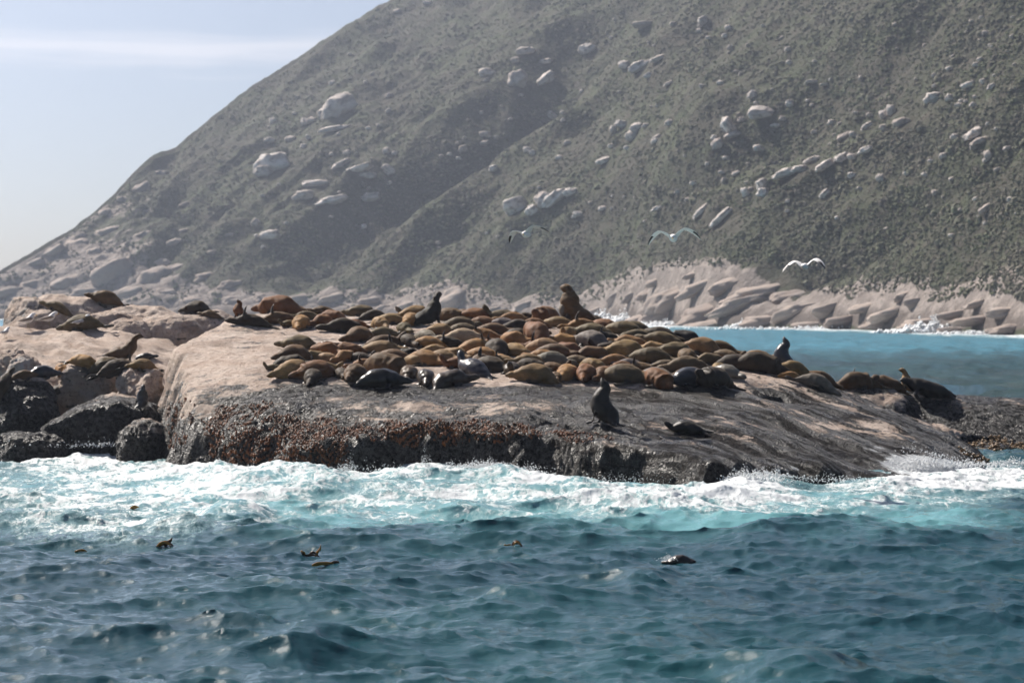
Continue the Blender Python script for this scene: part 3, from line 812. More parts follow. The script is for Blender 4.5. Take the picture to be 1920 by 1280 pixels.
ppos, pscl = [], []
nb = fbm(np.c_[bx * 0.012, by * 0.02, np.zeros(len(bx))], 3)
big_ = np.array(boulder_pts)
rkb = blobs(bx, by, [(1330, 545, 190, 36, .9), (1700, 590, 260, 30, .9), (150, 500, 180, 60, .5), (500, 580, 600, 22, .7)])
for i in range(len(bx)):
    if rkb[i] + nb[i] * 0.6 > 0.55:
        continue
    dd_ = (big_[:, 0] - bx[i]) ** 2 + ((big_[:, 1] - by[i]) * 1.3) ** 2
    if (dd_ < (big_[:, 2] * 0.42) ** 2).any():
        continue
    h_ = ray_px(bx[i], by[i], HILL_BVH)
    if h_[0] is None or h_[0].z < 3.5:
        continue
    ppos.append(h_[0][:]); pscl.append(min(2.0, random.lognormvariate(-1.05, 0.42)) * (1.05 + 0.6 * nb[i]))
bm_ = mesh_from('scrub', np.array(ppos), [], False)
attr(bm_, 'size', pscl)
scrub = obj('scrub', bm_)
tag(scrub, 'low grey green scrub covering the mountainside', None, None, 'stuff')
ng = bpy.data.node_groups.new('scatter_scrub', 'GeometryNodeTree')
ng.interface.new_socket('Geometry', in_out='INPUT', socket_type='NodeSocketGeometry')
ng.interface.new_socket('Geometry', in_out='OUTPUT', socket_type='NodeSocketGeometry')
gi = ng.nodes.new('NodeGroupInput'); go = ng.nodes.new('NodeGroupOutput')
ci = ng.nodes.new('GeometryNodeCollectionInfo')
ci.inputs['Collection'].default_value = bush_col
ci.inputs['Separate Children'].default_value = True
ci.inputs['Reset Children'].default_value = True
m2p = ng.nodes.new('GeometryNodeMeshToPoints')
iop = ng.nodes.new('GeometryNodeInstanceOnPoints')
iop.inputs['Pick Instance'].default_value = True
na = ng.nodes.new('GeometryNodeInputNamedAttribute'); na.data_type = 'FLOAT'; na.inputs['Name'].default_value = 'size'
rv = ng.nodes.new('FunctionNodeRandomValue'); rv.data_type = 'FLOAT_VECTOR'
rv.inputs['Max'].default_value = (0.3, 0.3, 6.28)
ln = ng.links.new
ln(gi.outputs[0], m2p.inputs['Mesh']); ln(m2p.outputs[0], iop.inputs['Points']); ln(ci.outputs[0], iop.inputs['Instance'])
ln(rv.outputs['Value'], iop.inputs['Rotation']); ln(na.outputs['Attribute'], iop.inputs['Scale']); ln(iop.outputs[0], go.inputs[0])
md = scrub.modifiers.new('scatter', 'NODES'); md.node_group = ng

# haze: sea air between the camera and the mountain
hb = bmesh.new()
bmesh.ops.create_cube(hb, size=1)
hme = bpy.data.meshes.new('haze'); hb.to_mesh(hme); hb.free()
hz_ = obj('haze', hme)
hz_.scale = (5600, 2720, 440)
hz_.location = (0, 1320, 220 - 8)
m = NT('sea_haze')
m.t.nodes.remove(m.b)
pv = m.n('ShaderNodeVolumePrincipled', {'Color': (0.72, 0.81, 1.0), 'Density': 0.00021, 'Anisotropy': 0.6})
m.t.links.new(pv.outputs[0], m.out.inputs['Volume'])
hme.materials.append(m.m)
tag(hz_, 'pale blue sea haze over the bay', None, None, 'stuff')
# ------------------------------------------------------------------ fur seals
S_ = np.array([0, .025, .06, .10, .15, .21, .30, .42, .55, .67, .78, .87, .93, .97])
W_ = np.array([.024, .050, .084, .104, .098, .112, .190, .250, .262, .226, .158, .095, .060, .030])
H_ = np.array([.022, .044, .076, .098, .096, .108, .175, .220, .222, .190, .135, .080, .048, .022])
def frames(pts, up=np.array([0, 0, 1.0])):
    t = np.gradient(pts, axis=0)
    t /= np.linalg.norm(t, axis=1, keepdims=True)
    side = np.cross(up, t[0])
    if np.linalg.norm(side) < 0.2:
        side = np.array([0, 1.0, 0])
    sides = []
    for k in range(len(pts)):
        side = side - t[k] * (side @ t[k])
        side /= np.linalg.norm(side)
        sides.append(side.copy())
    sides = np.array(sides)
    return t, sides, np.cross(t, sides)
def tube(pts, w, h, nseg=16, up=np.array([0, 0, 1.0]), flat=None):
    t, sd_, nr = frames(pts, up)
    a = np.linspace(0, 2 * np.pi, nseg, endpoint=False)
    v = []
    for k in range(len(pts)):
        v.append(pts[k] + np.cos(a)[:, None] * w[k] * sd_[k] + np.sin(a)[:, None] * h[k] * nr[k])
    v = np.vstack(v)
    n = len(pts)
    f = []
    for k in range(n - 1):
        for j in range(nseg):
            f.append((k * nseg + j, k * nseg + (j + 1) % nseg, (k + 1) * nseg + (j + 1) % nseg, (k + 1) * nseg + j))
    f.append(tuple(range(nseg))[::-1]); f.append(tuple((n - 1) * nseg + j for j in range(nseg)))
    return v, f
def spline(cp, n):
    cp = np.asarray(cp, float)
    m_ = len(cp)
    ext = np.vstack([2 * cp[0] - cp[1], cp, 2 * cp[-1] - cp[-2]])
    out = []
    for u in np.linspace(0, m_ - 1 - 1e-6, n):
        i = int(u); s = u - i
        a, b, c, d = ext[i:i + 4]
        out.append(0.5 * (2 * b + (c - a) * s + (2 * a - 5 * b + 4 * c - d) * s * s + (3 * b - a - 3 * c + d) * s ** 3))
    return np.array(out)
SEAL_V = 0.026
def seal_mesh(name, nose_to_tail, girth=1.0, neck=1.0, fore=(), hind=(), headsc=1.0):
    """one continuous body: trunk, head, fore and hind flippers grown together"""
    pts = spline(nose_to_tail, 40)
    seg = np.concatenate([[0], np.cumsum(np.linalg.norm(np.diff(pts, axis=0), axis=1))])
    s = seg / seg[-1] * 0.97
    Lb = seg[-1] / 1.62
    w = np.interp(s, S_, W_) * girth; h = np.interp(s, S_, H_) * girth
    nk = np.exp(-((s - 0.24) / 0.09) ** 2)
    w *= 1 + (neck - 1) * nk; h *= 1 + (neck - 1) * nk
    hd = s < 0.17
    w = np.where(hd, np.interp(s, S_, W_) * (0.55 + 0.45 * girth), w); h = np.where(hd, np.interp(s, S_, H_) * (0.55 + 0.45 * girth), h)
    hs_ = 1 + (headsc - 1) * sstep(0.32, 0.12, s)
    w = w * hs_; h = h * hs_
    V, Fc = tube(pts, w, h, 18)
    V[:, 2] = np.where(V[:, 2] < 0.0, V[:, 2] * 0.25, V[:, 2])     # the belly spreads on the rock
    V = V.tolist(); Fc = list(Fc)
    fl_pts = []
    def add(v, f):
        o = len(V)
        V.extend(v.tolist()); Fc.extend([tuple(i + o for i in q) for q in f])
    for path, wid, upv in list(fore) + list(hind):
        pp_ = spline(path, 10)
        u = np.linspace(0, 1, 10)
        ww = wid * np.interp(u, [0, .25, .6, .9, 1], [.8, 1.0, .85, .5, .22])
        hh_ = np.interp(u, [0, .3, 1], [.055, .034, .017])
        v_, f_ = tube(pp_, ww, hh_, 10, np.array(upv, float))
        add(v_, f_)
        fl_pts.append(pp_[3:])
    # ears and brow
    head = pts[np.argmin(np.abs(s - 0.115))]
    tdir = pts[np.argmin(np.abs(s - 0.04))] - head
    tdir /= np.linalg.norm(tdir)
    sdv = np.cross([0, 0, 1.0], tdir)
    sdv = sdv / (np.linalg.norm(sdv) + 1e-6)
    for sg in (-1, 1):
        e0 = head + sg * sdv * 0.082 + np.array([0, 0, 0.03])
        v_, f_ = tube(np.array([e0, e0 + sg * sdv * 0.025 - tdir * 0.03, e0 + sg * sdv * 0.035 - tdir * 0.07]), [.02, .017, .006], [.02, .015, .006], 6)
        add(v_, f_)
    me = bpy.data.meshes.new(name + '_cage')
    me.from_pydata([tuple(q) for q in V], [], Fc)
    o = bpy.data.objects.new(name + '_cage', me)
    C.objects.link(o)
    md = o.modifiers.new('r', 'REMESH'); md.mode = 'VOXEL'; md.voxel_size = SEAL_V
    sm = o.modifiers.new('s', 'SMOOTH'); sm.iterations = 3; sm.factor = 0.5
    dg = bpy.context.evaluated_depsgraph_get()
    out = bpy.data.meshes.new_from_object(o.evaluated_get(dg))
    bpy.data.objects.remove(o)
    bpy.data.meshes.remove(me)
    out.name = name
    n = len(out.vertices)
    co = np.empty(n * 3, np.float32); out.vertices.foreach_get('co', co); co = co.reshape(-1, 3)
    # soft folds and lumps of fat
    nz_ = 0.03 * girth * fbm(co * 2.9 + 3.1 * len(name), 2) + 0.005 * ridged(co * np.array([4.0, 1.6, 1.6]), 2)
    no = np.empty(n * 3, np.float32); out.vertices.foreach_get('normal', no); no = no.reshape(-1, 3)
    co = co + no * nz_[:, None]
    out.vertices.foreach_set('co', co.astype(np.float32).ravel())
    out.polygons.foreach_set('use_smooth', [True] * len(out.polygons))
    d = np.full(n, 9.0)
    for q in fl_pts:
        for a in q:
            d = np.minimum(d, np.linalg.norm(co - a, axis=1))
    attr(out, 'flipper', sstep(0.15, 0.07, d))
    attr(out, 'muzzle', sstep(0.17, 0.05, np.linalg.norm(co - pts[0], axis=1)))
    out.update()
    return out
def prone(name, bend=0.0, lift=0.0, girth=1.0, neck=1.0, roll=0.0, curl=0.0, flip=(1, 1), up_flip=False, hindup=False):
    n = 9
    girth *= 1.04
    ss = np.linspace(0, 1, n)
    L_ = 1.62
    ang = bend * (ss - 0.5) + curl * np.clip(0.45 - ss, 0, 1)
    x = [0]; y = [0]
    for k in range(1, n):
        am = (ang[k] + ang[k - 1]) / 2
        x.append(x[-1] - math.cos(am) * L_ / (n - 1)); y.append(y[-1] - math.sin(am) * L_ / (n - 1))
    x = np.array(x); y = np.array(y)
    x -= x[4]; y -= y[4]
    hz__ = np.interp(ss, S_, H_) * girth
    zc = hz__ * 0.82 + 0.01
    nf = np.clip((0.33 - ss) / 0.33, 0, 1)
    zc = zc + (lift + 0.11) * nf ** 1.2
    x = x - 0.4 * lift * nf ** 2
    pts = np.c_[x, y, zc]
    a4 = ang[3]
    t = np.array([math.cos(a4), math.sin(a4), 0]); sd_ = np.array([-t[1], t[0], 0])
    c = pts[3] * np.array([1, 1, 0])
    fore = []
    for sg, on in ((1, flip[0]), (-1, flip[1])):
        if not on:
            continue
        if up_flip and sg == 1:
            b = c + sd_ * 0.06 + np.array([0, 0, 0.36 * girth])
            fore.append(([b - [0, 0, .12], b + [0, 0, .12] - t * 0.02, b + [0, 0, .26] - t * .05, b + [0, 0, .38] - t * .1], 0.085, t))
        else:
            b = c + sg * sd_ * 0.2 * girth + np.array([0, 0, 0.10])
            fore.append(([b - sg * sd_ * .1, b + sg * sd_ * .07 - t * .06 - [0, 0, .05], b + sg * sd_ * .14 - t * .2 - [0, 0, .075], b + sg * sd_ * .15 - t * .36 - [0, 0, .08]], 0.085, (0, 0, 1)))
    e = pts[-1]; a9 = ang[-1]
    t9 = np.array([math.cos(a9), math.sin(a9), 0]); s9 = np.array([-t9[1], t9[0], 0])
    hind = []
    for sg in (1, -1):
        b = e + t9 * 0.1 + sg * s9 * 0.03
        if hindup:
            hind.append(([b, b - t9 * .1 + [0, 0, .08], b - t9 * .12 + sg * s9 * .03 + [0, 0, .2], b - t9 * .1 + sg * s9 * .05 + [0, 0, .34]], 0.055, t9))
        else:
            hind.append(([b, b - t9 * .12 + sg * s9 * .04 - [0, 0, .01], b - t9 * .25 + sg * s9 * .09 - [0, 0, .03], b - t9 * .36 + sg * s9 * .12 - [0, 0, .03]], 0.06, (0, 0, 1)))
    return seal_mesh(name, pts, girth, neck, fore, hind)
def upright(name, girth=1.0, neck=1.0, back=0.0, lean=0.0, turn=0.0, tall=1.0, squat=0.0, headsc=1.0):
    """propped on the fore flippers; back > 0 throws the nose to the sky"""
    T_ = tall
    ct, st_ = math.cos(turn), math.sin(turn)
    hx, hz2 = 0.30 - 0.30 * back + lean, 1.00 * T_
    nose = np.array([hx + (0.24 * ct) * (1 - 0.62 * back), 0.24 * st_ * (1 - .6 * back), hz2 + 0.02 + 0.22 * back])
    pts = np.array([nose, [hx + 0.09 * ct * (1 - .5 * back), 0.09 * st_, hz2 + 0.03 + 0.06 * back], [hx - 0.03, 0, hz2 - 0.05], [0.20 + lean * .7 - .12 * back, 0, 0.76 * T_],
                    [0.12 + lean * .3, 0, 0.50 * T_], [-0.06, 0, 0.32], [-0.34 + .5 * squat, 0, 0.25], [-0.58 + .8 * squat, 0.03 + .4 * squat, 0.13], [-0.76 + squat, 0.07 + .8 * squat, 0.07]])
    fore = []
    for sg in (1, -1):
        b = np.array([0.12, sg * 0.16 * girth, 0.42 * T_])
        fore.append(([b, b + [.05, sg * .07, -.17 * T_], b + [.1, sg * .1, -.36 * T_], b + [.24, sg * .17, -.40 * T_]], 0.085, (1, 0, 0.3)))
    hind = []
    for sg in (1, -1):
        b = np.array([-0.68 + squat, 0.05 + sg * 0.03 + .8 * squat, 0.06])
        hind.append(([b, b + [-.1, sg * .06, -.02], b + [-.2, sg * .12, -.03], b + [-.3, sg * .16, -.03]], 0.06, (0, 0, 1)))
    return seal_mesh(name, pts, girth, neck, fore, hind, headsc)
def walking(name):
    pts = np.array([[0.84, .05, .50], [.75, .03, .54], [.64, 0, .52], [.48, 0, .46], [.28, 0, .38], [0, 0, .30], [-.3, 0, .26], [-.55, 0, .19], [-.78, 0, .13]])
    fore = []
    for sg in (1, -1):
        b = np.array([.30 + .05 * sg, sg * .19, .26])
        fore.append(([b, b + [.03, sg * .09, -.1], b + [-.03, sg * .14, -.2], b + [-.16, sg * .22, -.245]], .11, (1, 0, .2)))
    hind = []
    for sg in (1, -1):
        b = np.array([-.62, sg * .07, .1])
        hind.append(([b + [.04, 0, .02], b + [-.08, sg * .07, -.03], b + [-.18, sg * .13, -.075], b + [-.28, sg * .17, -.085]], .075, (0, 0, 1)))
    return seal_mesh(name, pts, 1.12, 1.25, fore, hind)
def swimming(name):
    pts = np.array([[.8, 0, -.12], [.7, 0, -.04], [.55, 0, 0.0], [.35, 0, 0.0], [.1, 0, -.02], [-.2, 0, -.06], [-.45, 0, -.14], [-.65, 0, -.22], [-.8, 0, -.28]])
    return seal_mesh(name, pts, 0.95, 1.0)

m = NT('seal_fur')
info = m.n('ShaderNodeObjectInfo')
oc = info.outputs['Color']; orn = info.outputs['Random']
wetA = m.attr('wetness', 'OBJECT')
p = m.coord('Object')
pf = m.coord('Object', scale=(0.5, 1.6, 1.6))
n1 = m.noise(m.n('ShaderNodeVectorMath', {0: p, 1: m.n('ShaderNodeCombineXYZ', {0: m.math('MULTIPLY', orn, 40.0)})}, operation='ADD').outputs[0], 2.6, 4, 0.55)
n2 = m.noise(pf, 34, 4, 0.65)
n3 = m.noise(pf, 9, 3, 0.6)
col = m.mix(m.ss(0.35, 0.68, n1), oc, m.mix(1.0, oc, m.n('ShaderNodeVectorMath', {0: oc, 1: (1.5, 1.48, 1.42)}, operation='MULTIPLY').outputs[0]))
col = m.mix(m.math('MULTIPLY', m.ss(0.45, 0.7, n3), 0.45), col, m.mix(0.62, oc, (0.022, 0.016, 0.013)))
col = m.mix(m.math('MULTIPLY', m.ss(0.4, 0.65, n2), 0.3), col, m.mix(0.6, oc, (0.03, 0.02, 0.014)))
col = m.mix(m.math('MULTIPLY', m.attr('flipper'), 0.92), col, (0.016, 0.014, 0.014))
col = m.mix(m.math('MULTIPLY', m.attr('muzzle'), 0.6), col, m.mix(0.7, oc, (0.02, 0.016, 0.014)))
rough = m.fmix(wetA, 0.66, 0.26)
rough = m.fmix(m.attr('flipper'), rough, 0.32)
m.bs(Base_Color=col, Roughness=rough, Specular_IOR_Level=m.fmix(wetA, 0.16, 0.36), Sheen_Weight=m.fmix(wetA, 0.1, 0.0), Sheen_Roughness=0.45, Sheen_Tint=(0.9, 0.72, 0.5),
     Normal=m.bump(m.math('ADD', m.math('MULTIPLY', n2, 0.5), n3), 0.35, 0.02))
M_fur = m.m

POSE = {
    'st': [prone('seal_straight', 0.15), prone('seal_straight', -0.25, girth=1.08), prone('seal_straight', 0.4, girth=.95)],
    'cv': [prone('seal_curved', 1.0, girth=1.05), prone('seal_curved', -1.1), prone('seal_curved', 1.5, girth=1.1)],
    'fat': [prone('seal_plump', 0.3, girth=1.22, neck=1.1), prone('seal_plump', -0.5, girth=1.28, neck=1.15)],
    'cu': [prone('seal_curled', 2.4, curl=2.2, girth=1.08), prone('seal_curled', -2.6, curl=-2.0, girth=1.1)],
    'hu': [prone('seal_head_up', 0.3, lift=0.42, neck=1.1), prone('seal_head_up', -0.5, lift=0.34, girth=1.05)],
    'sd': [prone('seal_on_side', 0.6, up_flip=True, girth=1.08), prone('seal_on_side', -0.4, up_flip=True)],
    'hf': [prone('seal_flippers_up', 0.2, hindup=True)],
    'bl': [prone('bull_lying', 0.4, girth=1.3, neck=1.5), prone('bull_lying', -0.3, lift=0.3, girth=1.28, neck=1.55)],
    'up': [upright('seal_upright', girth=1.16), upright('seal_upright', turn=0.7, girth=1.14)],
    'nu': [upright('seal_nose_up', back=0.85, neck=1.15, girth=1.22, squat=0.3)],
    'bu': [upright('bull_upright', girth=1.2, neck=1.45, back=0.2, tall=1.05, lean=0.05, headsc=1.3)],
    'wk': [walking('seal_walking')],
    'sw': [swimming('seal_swimming')],
}
for ms in POSE.values():
    for q_ in ms:
        q_.materials.append(M_fur)
COL = {'tan': (.185, .113, .050), 'gold': (.215, .114, .039), 'rust': (.12, .048, .017), 'olive': (.085, .061, .031), 'brown': (.08, .045, .021), 'dark': (.026, .017, .011),
       'black': (.006, .0055, .0055), 'grey': (.105, .09, .078), 'pale': (.29, .225, .14), 'slate': (.022, .023, .029)}
CWORD = {'tan': 'tan', 'gold': 'golden brown', 'rust': 'rusty brown', 'olive': 'olive brown', 'brown': 'brown', 'dark': 'dark brown', 'black': 'black', 'grey': 'greyish', 'pale': 'pale tan', 'slate': 'slate'}
PWORD = {'st': 'stretched out flat', 'cv': 'lying in a curve', 'fat': 'lying plump', 'cu': 'curled up', 'hu': 'lying with raised head', 'sd': 'lying on its side', 'hf': 'with hind flippers up', 'bl': 'sprawled heavily', 'up': 'sitting up', 'nu': 'sitting nose up'}
SEALS = []
def seal(px, by, pose, head, colour, sc=1.0, label=None, var=0, wet=0.0, lift=0.0, herd=True):
    SEALS.append(dict(px=px, by=by, pose=pose, head=head, colour=colour, sc=sc, label=label, var=var, wet=wet, lift=lift, herd=herd))
# --- back left corner of the herd
seal(520, 583, 'bl', 172, 'rust', 1.22, 'big rusty bull sprawled highest at the back left of the herd, pale chest patch')
seal(450, 586, 'nu', 200, 'rust', .62, 'small rust seal nose up at the far left end of the herd')
seal(466, 614, 'sd', 188, 'dark', .98, 'dark seal on its side, flipper raised, at the bare rock left of the herd', 1)
seal(518, 611, 'sd', 195, 'brown', 1.0, 'brown seal behind the raised flipper on the left, dark flipper on its flank', 0)
seal(548, 592, 'st', 175, 'tan', .9, 'tan seal lying flat in front of the big rusty bull')
seal(604, 588, 'hf', 185, 'brown', .85, 'brown seal with two thin hind flippers sticking up against the hill')
seal(572, 603, 'st', 200, 'olive', .8)
seal(622, 603, 'cv', 160, 'rust', .9, None, 1)
seal(562, 622, 'fat', 255, 'gold', .88, 'round golden seal seen end on at the left edge of the upper group', 1)
seal(540, 617, 'hu', 210, 'olive', .55, 'little olive seal peeping out left of the round golden one')
seal(602, 617, 'cv', 235, 'rust', .85)
seal(640, 627, 'st', 205, 'dark', 1.12, 'long dark seal slanting down left beside bare rock in the upper group')
seal(676, 597, 'fat', 190, 'olive', .9)
seal(702, 603, 'st', 20, 'dark', .85)
seal(662, 624, 'st', 225, 'rust', .82)
seal(670, 645, 'fat', 232, 'brown', .98, 'plump brown seal with head tucked up, lowest of the upper left group', 0)
seal(712, 622, 'fat', 300, 'tan', .8)
seal(733, 611, 'st', 340, 'tan', .85)
seal(757, 630, 'cu', 290, 'olive', .88, None, 1)
seal(722, 654, 'hu', 35, 'brown', 1.0, 'brown seal pointing its snout up right at the edge of bare rock', 0)
seal(715, 637, 'st', 200, 'olive', .9)
seal(765, 654, 'st', 300, 'dark', .95)
seal(806, 612, 'up', 20, 'black', 1.0, 'black seal sitting upright on the skyline looking right', 1)
seal(770, 582, 'hu', 178, 'olive', .8, 'olive seal with head low on the skyline at the left of the upright black one', 1)
seal(778, 602, 'fat', 190, 'tan', .95, None, 1)
seal(846, 606, 'fat', 330, 'brown', 1.0)
seal(870, 601, 'st', 325, 'brown', .9)
# --- left front group
seal(558, 660, 'fat', 170, 'olive', .95, 'dark olive seal at the upper left corner of the front group', 0)
seal(548, 681, 'fat', 205, 'brown', .95, None, 1)
seal(588, 678, 'cv', 190, 'tan', .7)
seal(612, 684, 'st', 165, 'tan', .75, None, 2)
seal(646, 683, 'cu', 240, 'gold', .85, 'curled golden seal near the middle of the left front group', 0)
seal(512, 698, 'hu', 185, 'olive', .5, 'tiny olive seal alone at the left tip of the front group')
seal(548, 713, 'fat', 200, 'tan', 1.0, 'fat tan seal at the left end of the front row', 1)
seal(590, 716, 'bl', 205, 'rust', 1.05, 'rusty backed bull shading into black behind the dark ball shaped seal', 0)
seal(585, 726, 'fat', 268, 'dark', .78, 'dark ball shaped seal in the front row, second from its left end', 0)
seal(638, 715, 'st', 280, 'dark', .85)
seal(662, 721, 'fat', 255, 'brown', .95, None, 1)
seal(676, 684, 'hu', 330, 'dark', .75, 'seal raising a dark head to the right in the left front group', 0)
seal(722, 706, 'bl', 335, 'brown', 1.15, 'large brown bull with a greyish belly behind the wet black seal', 0)
seal(718, 668, 'sd', 340, 'tan', 1.05, None, 1)
seal(738, 684, 'st', 335, 'brown', 1.05)
seal(716, 731, 'fat', 8, 'black', 1.08, 'wet black seal stretched along the front row, tapering right', 0, .9)
seal(766, 719, 'fat', 265, 'brown', .75, 'small half wet seal between the black seal and the glistening ball', 1, .5)
seal(799, 726, 'fat', 270, 'dark', .84, 'glistening dark seal seen end on as a ball', 0, .8)
seal(846, 729, 'cu', 30, 'dark', 1.02, 'dark wet seal curled in a ring at the front of the herd', 0, .7)
seal(796, 690, 'st', 320, 'gold', 1.08, 'long golden seal slanting down right above the curled wet seal', 1)
seal(782, 690, 'cv', 330, 'tan', .9, None, 1)
seal(832, 684, 'st', 320, 'tan', .95)
seal(852, 676, 'cv', 325, 'tan', .9, None, 0)
seal(884, 708, 'hu', 128, 'slate', 1.12, 'wet slate blue seal rising above its neighbours, head to the upper left', 0, .75)
# --- middle
seal(822, 632, 'fat', 175, 'tan', .85, None, 0)
seal(866, 648, 'st', 185, 'pale', 1.15, 'pale tan seal stretched flat and long in the middle of the herd', 0)
seal(862, 622, 'st', 355, 'olive', 1.0)
seal(868, 634, 'st', 345, 'olive', .95, None, 1)
seal(858, 640, 'st', 10, 'rust', .7)
seal(800, 645, 'st', 300, 'grey', .95, None, 2)
seal(888, 606, 'fat', 185, 'rust', 1.0, 'orange rust seal on the skyline right of the upright black seal', 0)
seal(942, 607, 'hu', 170, 'olive', 1.05, 'olive seal on the skyline lifting a pointed snout to the left', 0)
seal(960, 612, 'st', 190, 'gold', 1.0, None, 1)
seal(985, 600, 'st', 200, 'dark', .85, None, 2)
seal(992, 592, 'hu', 190, 'dark', .8, 'dark headed seal peeping left of the brown bull on the skyline', 1)
seal(1022, 606, 'bl', 240, 'rust', 1.15, 'rust brown bull bending its head down on the skyline', 1)
seal(1080, 613, 'bu', 165, 'brown', 1.25, 'huge bull rearing highest of all with its muzzle raised', 0)
seal(1068, 609, 'nu', 178, 'grey', .95, 'grey brown seal sitting up close in front of the huge bull', 0)
seal(1112, 614, 'st', 340, 'dark', 1.05, 'dark seal trailing down right from the huge rearing bull', 0)
seal(905, 618, 'st', 170, 'rust', .95)
seal(942, 622, 'st', 175, 'grey', .95, None, 1)
seal(972, 625, 'st', 10, 'dark', .9)
seal(925, 630, 'st', 5, 'brown', .95, None, 2)
seal(962, 650, 'cu', 330, 'gold', .95, 'golden seal curled around its head in the middle of the herd', 1)
seal(1006, 645, 'bl', 100, 'rust', 1.12, 'bulky rust seal with a shadowed front, middle of the herd', 1)
seal(1048, 617, 'st', 340, 'tan', .9)
seal(1062, 638, 'hu', 250, 'tan', .85, None, 1)
seal(1110, 635, 'st', 160, 'olive', 1.12, 'long sleek olive seal below the trailing dark one', 0)
seal(1108, 657, 'fat', 150, 'grey', 1.05, None, 0)
seal(902, 642, 'sd', 175, 'gold', .95, 'golden seal with a pale flipper across its chest', 0)
seal(930, 673, 'fat', 95, 'dark', 1.05, 'broad dark seal seen from behind in the middle of the herd', 1)
seal(964, 672, 'st', 130, 'tan', 1.0, None, 0)
seal(1058, 650, 'cv', 170, 'gold', .9, None, 0)
seal(1010, 662, 'sd', 160, 'rust', .95, None, 1)
seal(1022, 666, 'st', 340, 'tan', 1.05, None, 1)
seal(1042, 672, 'st', 335, 'brown', 1.0, None, 2)
seal(1066, 668, 'cv', 330, 'rust', .95, None, 1)
seal(905, 680, 'st', 330, 'gold', 1.05, None, 0)
seal(920, 703, 'st', 315, 'dark', 1.1, None, 1)
seal(960, 707, 'hu', 265, 'dark', .95, 'dark wet seal with a pale throat in the front row right of the slate one', 0, .5)
seal(1000, 720, 'fat', 175, 'tan', 1.08, 'fat tan seal heading the front row right of the pale throated one', 1)
seal(990, 690, 'st', 180, 'tan', .95)
seal(1036, 692, 'st', 350, 'grey', 1.0, None, 1)
seal(1043, 719, 'fat', 270, 'brown', .58, 'small brown seal squeezed into the front row', 0)
seal(1064, 719, 'fat', 255, 'gold', .95, None, 0)
seal(1098, 720, 'fat', 262, 'rust', .85, None, 1)
seal(1132, 720, 'cv', 262, 'rust', 1.0, None, 0)
seal(1080, 692, 'hu', 170, 'olive', .95, 'olive seal with a pointed dark face turned left, behind the front row', 1)
seal(1110, 676, 'cu', 200, 'brown', .95, 'brown seal curled with a pale muzzle showing', 0)
# --- right half
seal(1172, 632, 'st', 345, 'olive', 1.1, None, 1)
seal(1190, 624, 'st', 350, 'olive', 1.05, None, 0)
seal(1240, 640, 'st', 350, 'dark', 1.0, 'dark seal lying flat along the skyline against the blue water', 1)
seal(1284, 648, 'bl', 160, 'black', .88, 'black seal hunched on the skyline at the right above the water', 0, .3)
seal(1148, 656, 'hu', 195, 'dark', .6, 'small dark faced seal looking left beside the orange one', 1)
seal(1180, 655, 'cv', 185, 'gold', 1.0, 'orange flanked seal lying in a curve, right half of the herd', 0)
seal(1196, 642, 'st', 10, 'olive', .95, None, 2)
seal(1240, 652, 'st', 170, 'olive', 1.1, None, 0)
seal(1172, 675, 'fat', 165, 'tan', 1.05, None, 1)
seal(1225, 686, 'st', 345, 'olive', 1.22, 'long dark olive seal, largest in the right half of the herd', 0)
seal(1226, 664, 'cv', 175, 'tan', .8)
seal(1265, 673, 'fat', 180, 'olive', 1.05, None, 0)
seal(1287, 687, 'fat', 100, 'brown', .88, 'rounded brown seal seen from behind near the right end', 1)
seal(1315, 668, 'fat', 175, 'tan', 1.0, None, 1)
seal(1330, 688, 'cv', 190, 'olive', .9, None, 1)
seal(1350, 668, 'st', 350, 'brown', 1.1, None, 0)
seal(1382, 697, 'fat', 350, 'dark', 1.0, None, 0)
seal(1424, 702, 'bl', 345, 'dark', 1.15, 'dark hulking seal at the right end of the herd above the wet flank', 0)
seal(1425, 676, 'hu', 20, 'tan', .9, 'tan seal with head up beside the shiny grey upright one', 0)
seal(1468, 687, 'nu', 175, 'slate', .92, 'upright grey seal with glinting wet face against the blue water', 0, .9)
seal(1152, 690, 'st', 185, 'gold', .9, None, 0)
seal(1165, 704, 'fat', 200, 'rust', .7, None, 1)
seal(1180, 694, 'st', 175, 'grey', .75, None, 2)
seal(1172, 727, 'st', 335, 'olive', 1.2, 'long dark olive seal reaching lowest in the front row, right of centre', 1)
seal(1202, 722, 'cv', 290, 'gold', .85, None, 1)
seal(1232, 716, 'st', 320, 'grey', 1.15, 'long greyish seal slanting down to the front row', 0)
seal(1233, 732, 'bl', 300, 'rust', .95, 'rust faced dark seal at the bottom of the front row', 0)
seal(1284, 702, 'st', 185, 'olive', 1.1, None, 1)
seal(1290, 728, 'fat', 200, 'slate', .95, 'wet seal with a dazzling white glint on its shoulder', 1, .95)
seal(1338, 733, 'bl', 215, 'dark', 1.1, 'big dark seal with glossy shoulder at the right end of the front row', 1, .3)
seal(1366, 716, 'st', 315, 'grey', .95, 'shiny grey seal tucked behind the big dark one at the right end', 0, .7)
# --- apart on the flank
seal(1132, 798, 'nu', 165, 'black', 1.12, 'lone black seal sitting nose up on the wet slope below the herd', 0, .3, herd=False)
seal(1284, 818, 'hu', 168, 'black', .84, 'lone black seal crawling on the wet slope with water streaming past', 1, .4, herd=False)
